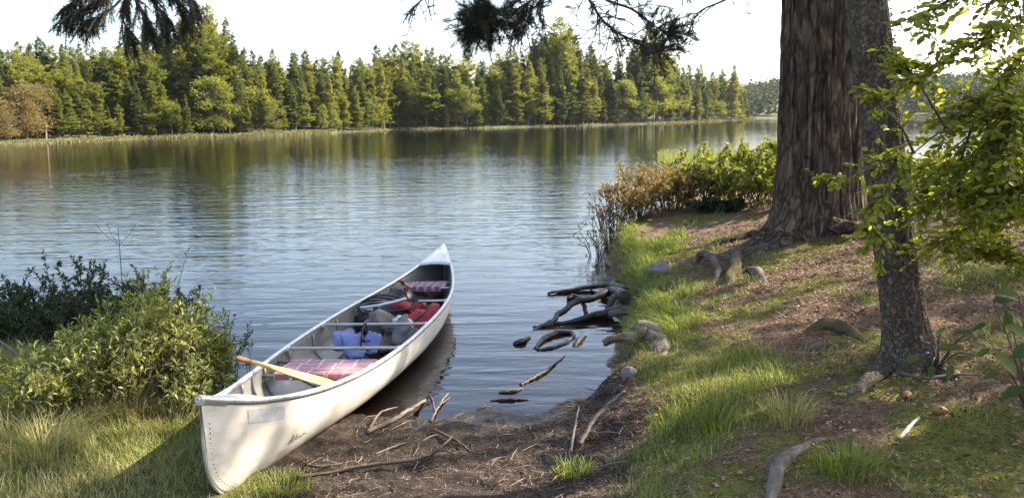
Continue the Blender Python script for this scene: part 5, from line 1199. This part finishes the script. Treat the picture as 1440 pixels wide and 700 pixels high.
# needle and leaf litter
P = scatter(240000, .7, 5.2, 2.7, 11.0, lambda x, y: (1 - grassmask(x, y) * .75) * (1 - mossmask(x, y) * .7)); K = len(P)
P = P[rng.random(K) < np.clip(5.5 / P[:, 1], .3, 1)]; K = len(P)
dr = rng.normal(0, 1, (K, 3)) * [1, 1, .22]
g = G(); g.tris(P + [0, 0, .004], dr, rng.normal(0, .5, (K, 3)) + [0, 0, 1], rng.uniform(.02, .075, K), .003 * np.clip(P[:, 1] / 4, 1, 2))
tag(g.build('needle_litter', m_litter), 'fallen brown pine needles on the right bank', 'litter', kind='stuff')
P = scatter(13000, .7, 5.5, 2.7, 11.0, lambda x, y: (1 - grassmask(x, y) * .6)); K = len(P)
g = G(); g.leaves(P + [0, 0, .006], rng.normal(0, 1, (K, 3)) * [1, 1, .2], rng.normal(0, .35, (K, 3)) + [0, 0, 1], rng.uniform(.015, .045, K), rng.uniform(.01, .028, K))
tag(g.build('leaf_litter', m_litter), 'scattered dead leaves and bark chips on the right bank', 'litter', kind='stuff')
P = scatter(50000, -2.0, 1.1, 3.0, 6.0, lambda x, y: mudmask(x, y) * not_canoe(x, y) * (.25 + .75 * sstep(fbm(x * 2.5, y * 2.5, 3.1) + .5)), .008); K = len(P)
g = G(); g.tris(P + [0, 0, .003], rng.normal(0, 1, (K, 3)) * [1, 1, .3], rng.normal(0, .5, (K, 3)) + [0, 0, 1], rng.uniform(.012, .06, K), .0032)
idx = rng.integers(0, K, 260)
for i in idx:
    a = rng.uniform(0, 6.28); L = rng.uniform(.04, .16); d = np.array([math.cos(a), math.sin(a), rng.normal(0, .12)]); g.tube([P[i] + [0, 0, .006], P[i] + d * L * .5 + [rng.normal(0, .008), 0, .012], P[i] + d * L + [0, 0, .008]], [.003, .0035, .0015], 4, rng.random())
tag(g.build('twig_litter', leafmat('wet_twig_litter', [(.04, .025, .015), (.10, .06, .035), (.17, .11, .065), (.26, .18, .11)], 0, .6)), 'bark shreds and broken twigs strewn over the mud', 'litter', kind='stuff')
# sedge fringe hanging over the cut bank
g = G(); sh = np.array([q for q in near_shore if .6 < q[0] < 2.2], float); seg = []
for i in range(len(sh) - 1): 
    k_ = int(np.linalg.norm(sh[i + 1] - sh[i]) * 700); u = rng.random((k_, 1)); seg.append(sh[i] + (sh[i + 1] - sh[i]) * u)
q = np.concatenate(seg); q = q + np.stack([rng.uniform(.10, .45, len(q)), rng.normal(0, .05, len(q))], -1); P = np.stack([q[:, 0], q[:, 1], gz(q[:, 0], q[:, 1])], -1); P = P[(P[:, 2] > .06) & (rng.random(len(P)) < np.clip((6.5 / P[:, 1]) ** 2, .05, 1))]; K = len(P)
g.blades(P, rng.normal(PI, .6, K), rng.uniform(.06, .16, K), rng.uniform(.7, 1.6, K), .004 * np.clip(P[:, 1] / 5, 1, 2), rng.random(K))
tag(g.build('grass', [m_grass]), 'limp grass fringe hanging over the undercut bank edge', 'grass', kind='stuff')
print("trees", cnt)


# air: a faint even haze
g = G(); X0, X1, Y0, Y1, Z0, Z1 = -1600, 1600, -450, 2500, -3.2, 60
V = [(x, y, z) for z in (Z0, Z1) for x, y in ((X0, Y0), (X1, Y0), (X1, Y1), (X0, Y1))]
g.add(V, [[0, 2, 1], [0, 3, 2], [4, 5, 6], [4, 6, 7], [0, 1, 5], [0, 5, 4], [1, 2, 6], [1, 6, 5], [2, 3, 7], [2, 7, 6], [3, 0, 4], [3, 4, 7]])
n = N('haze_air'); pv = n.n('ShaderNodeVolumePrincipled'); pv.inputs['Density'].default_value = .00008; pv.inputs['Color'].default_value = (.9, .94, 1, 1); pv.inputs['Anisotropy'].default_value = .35
n.l(pv.outputs[0], n.out.inputs['Volume'])
tag(g.build('haze', n.m), kind='stuff')
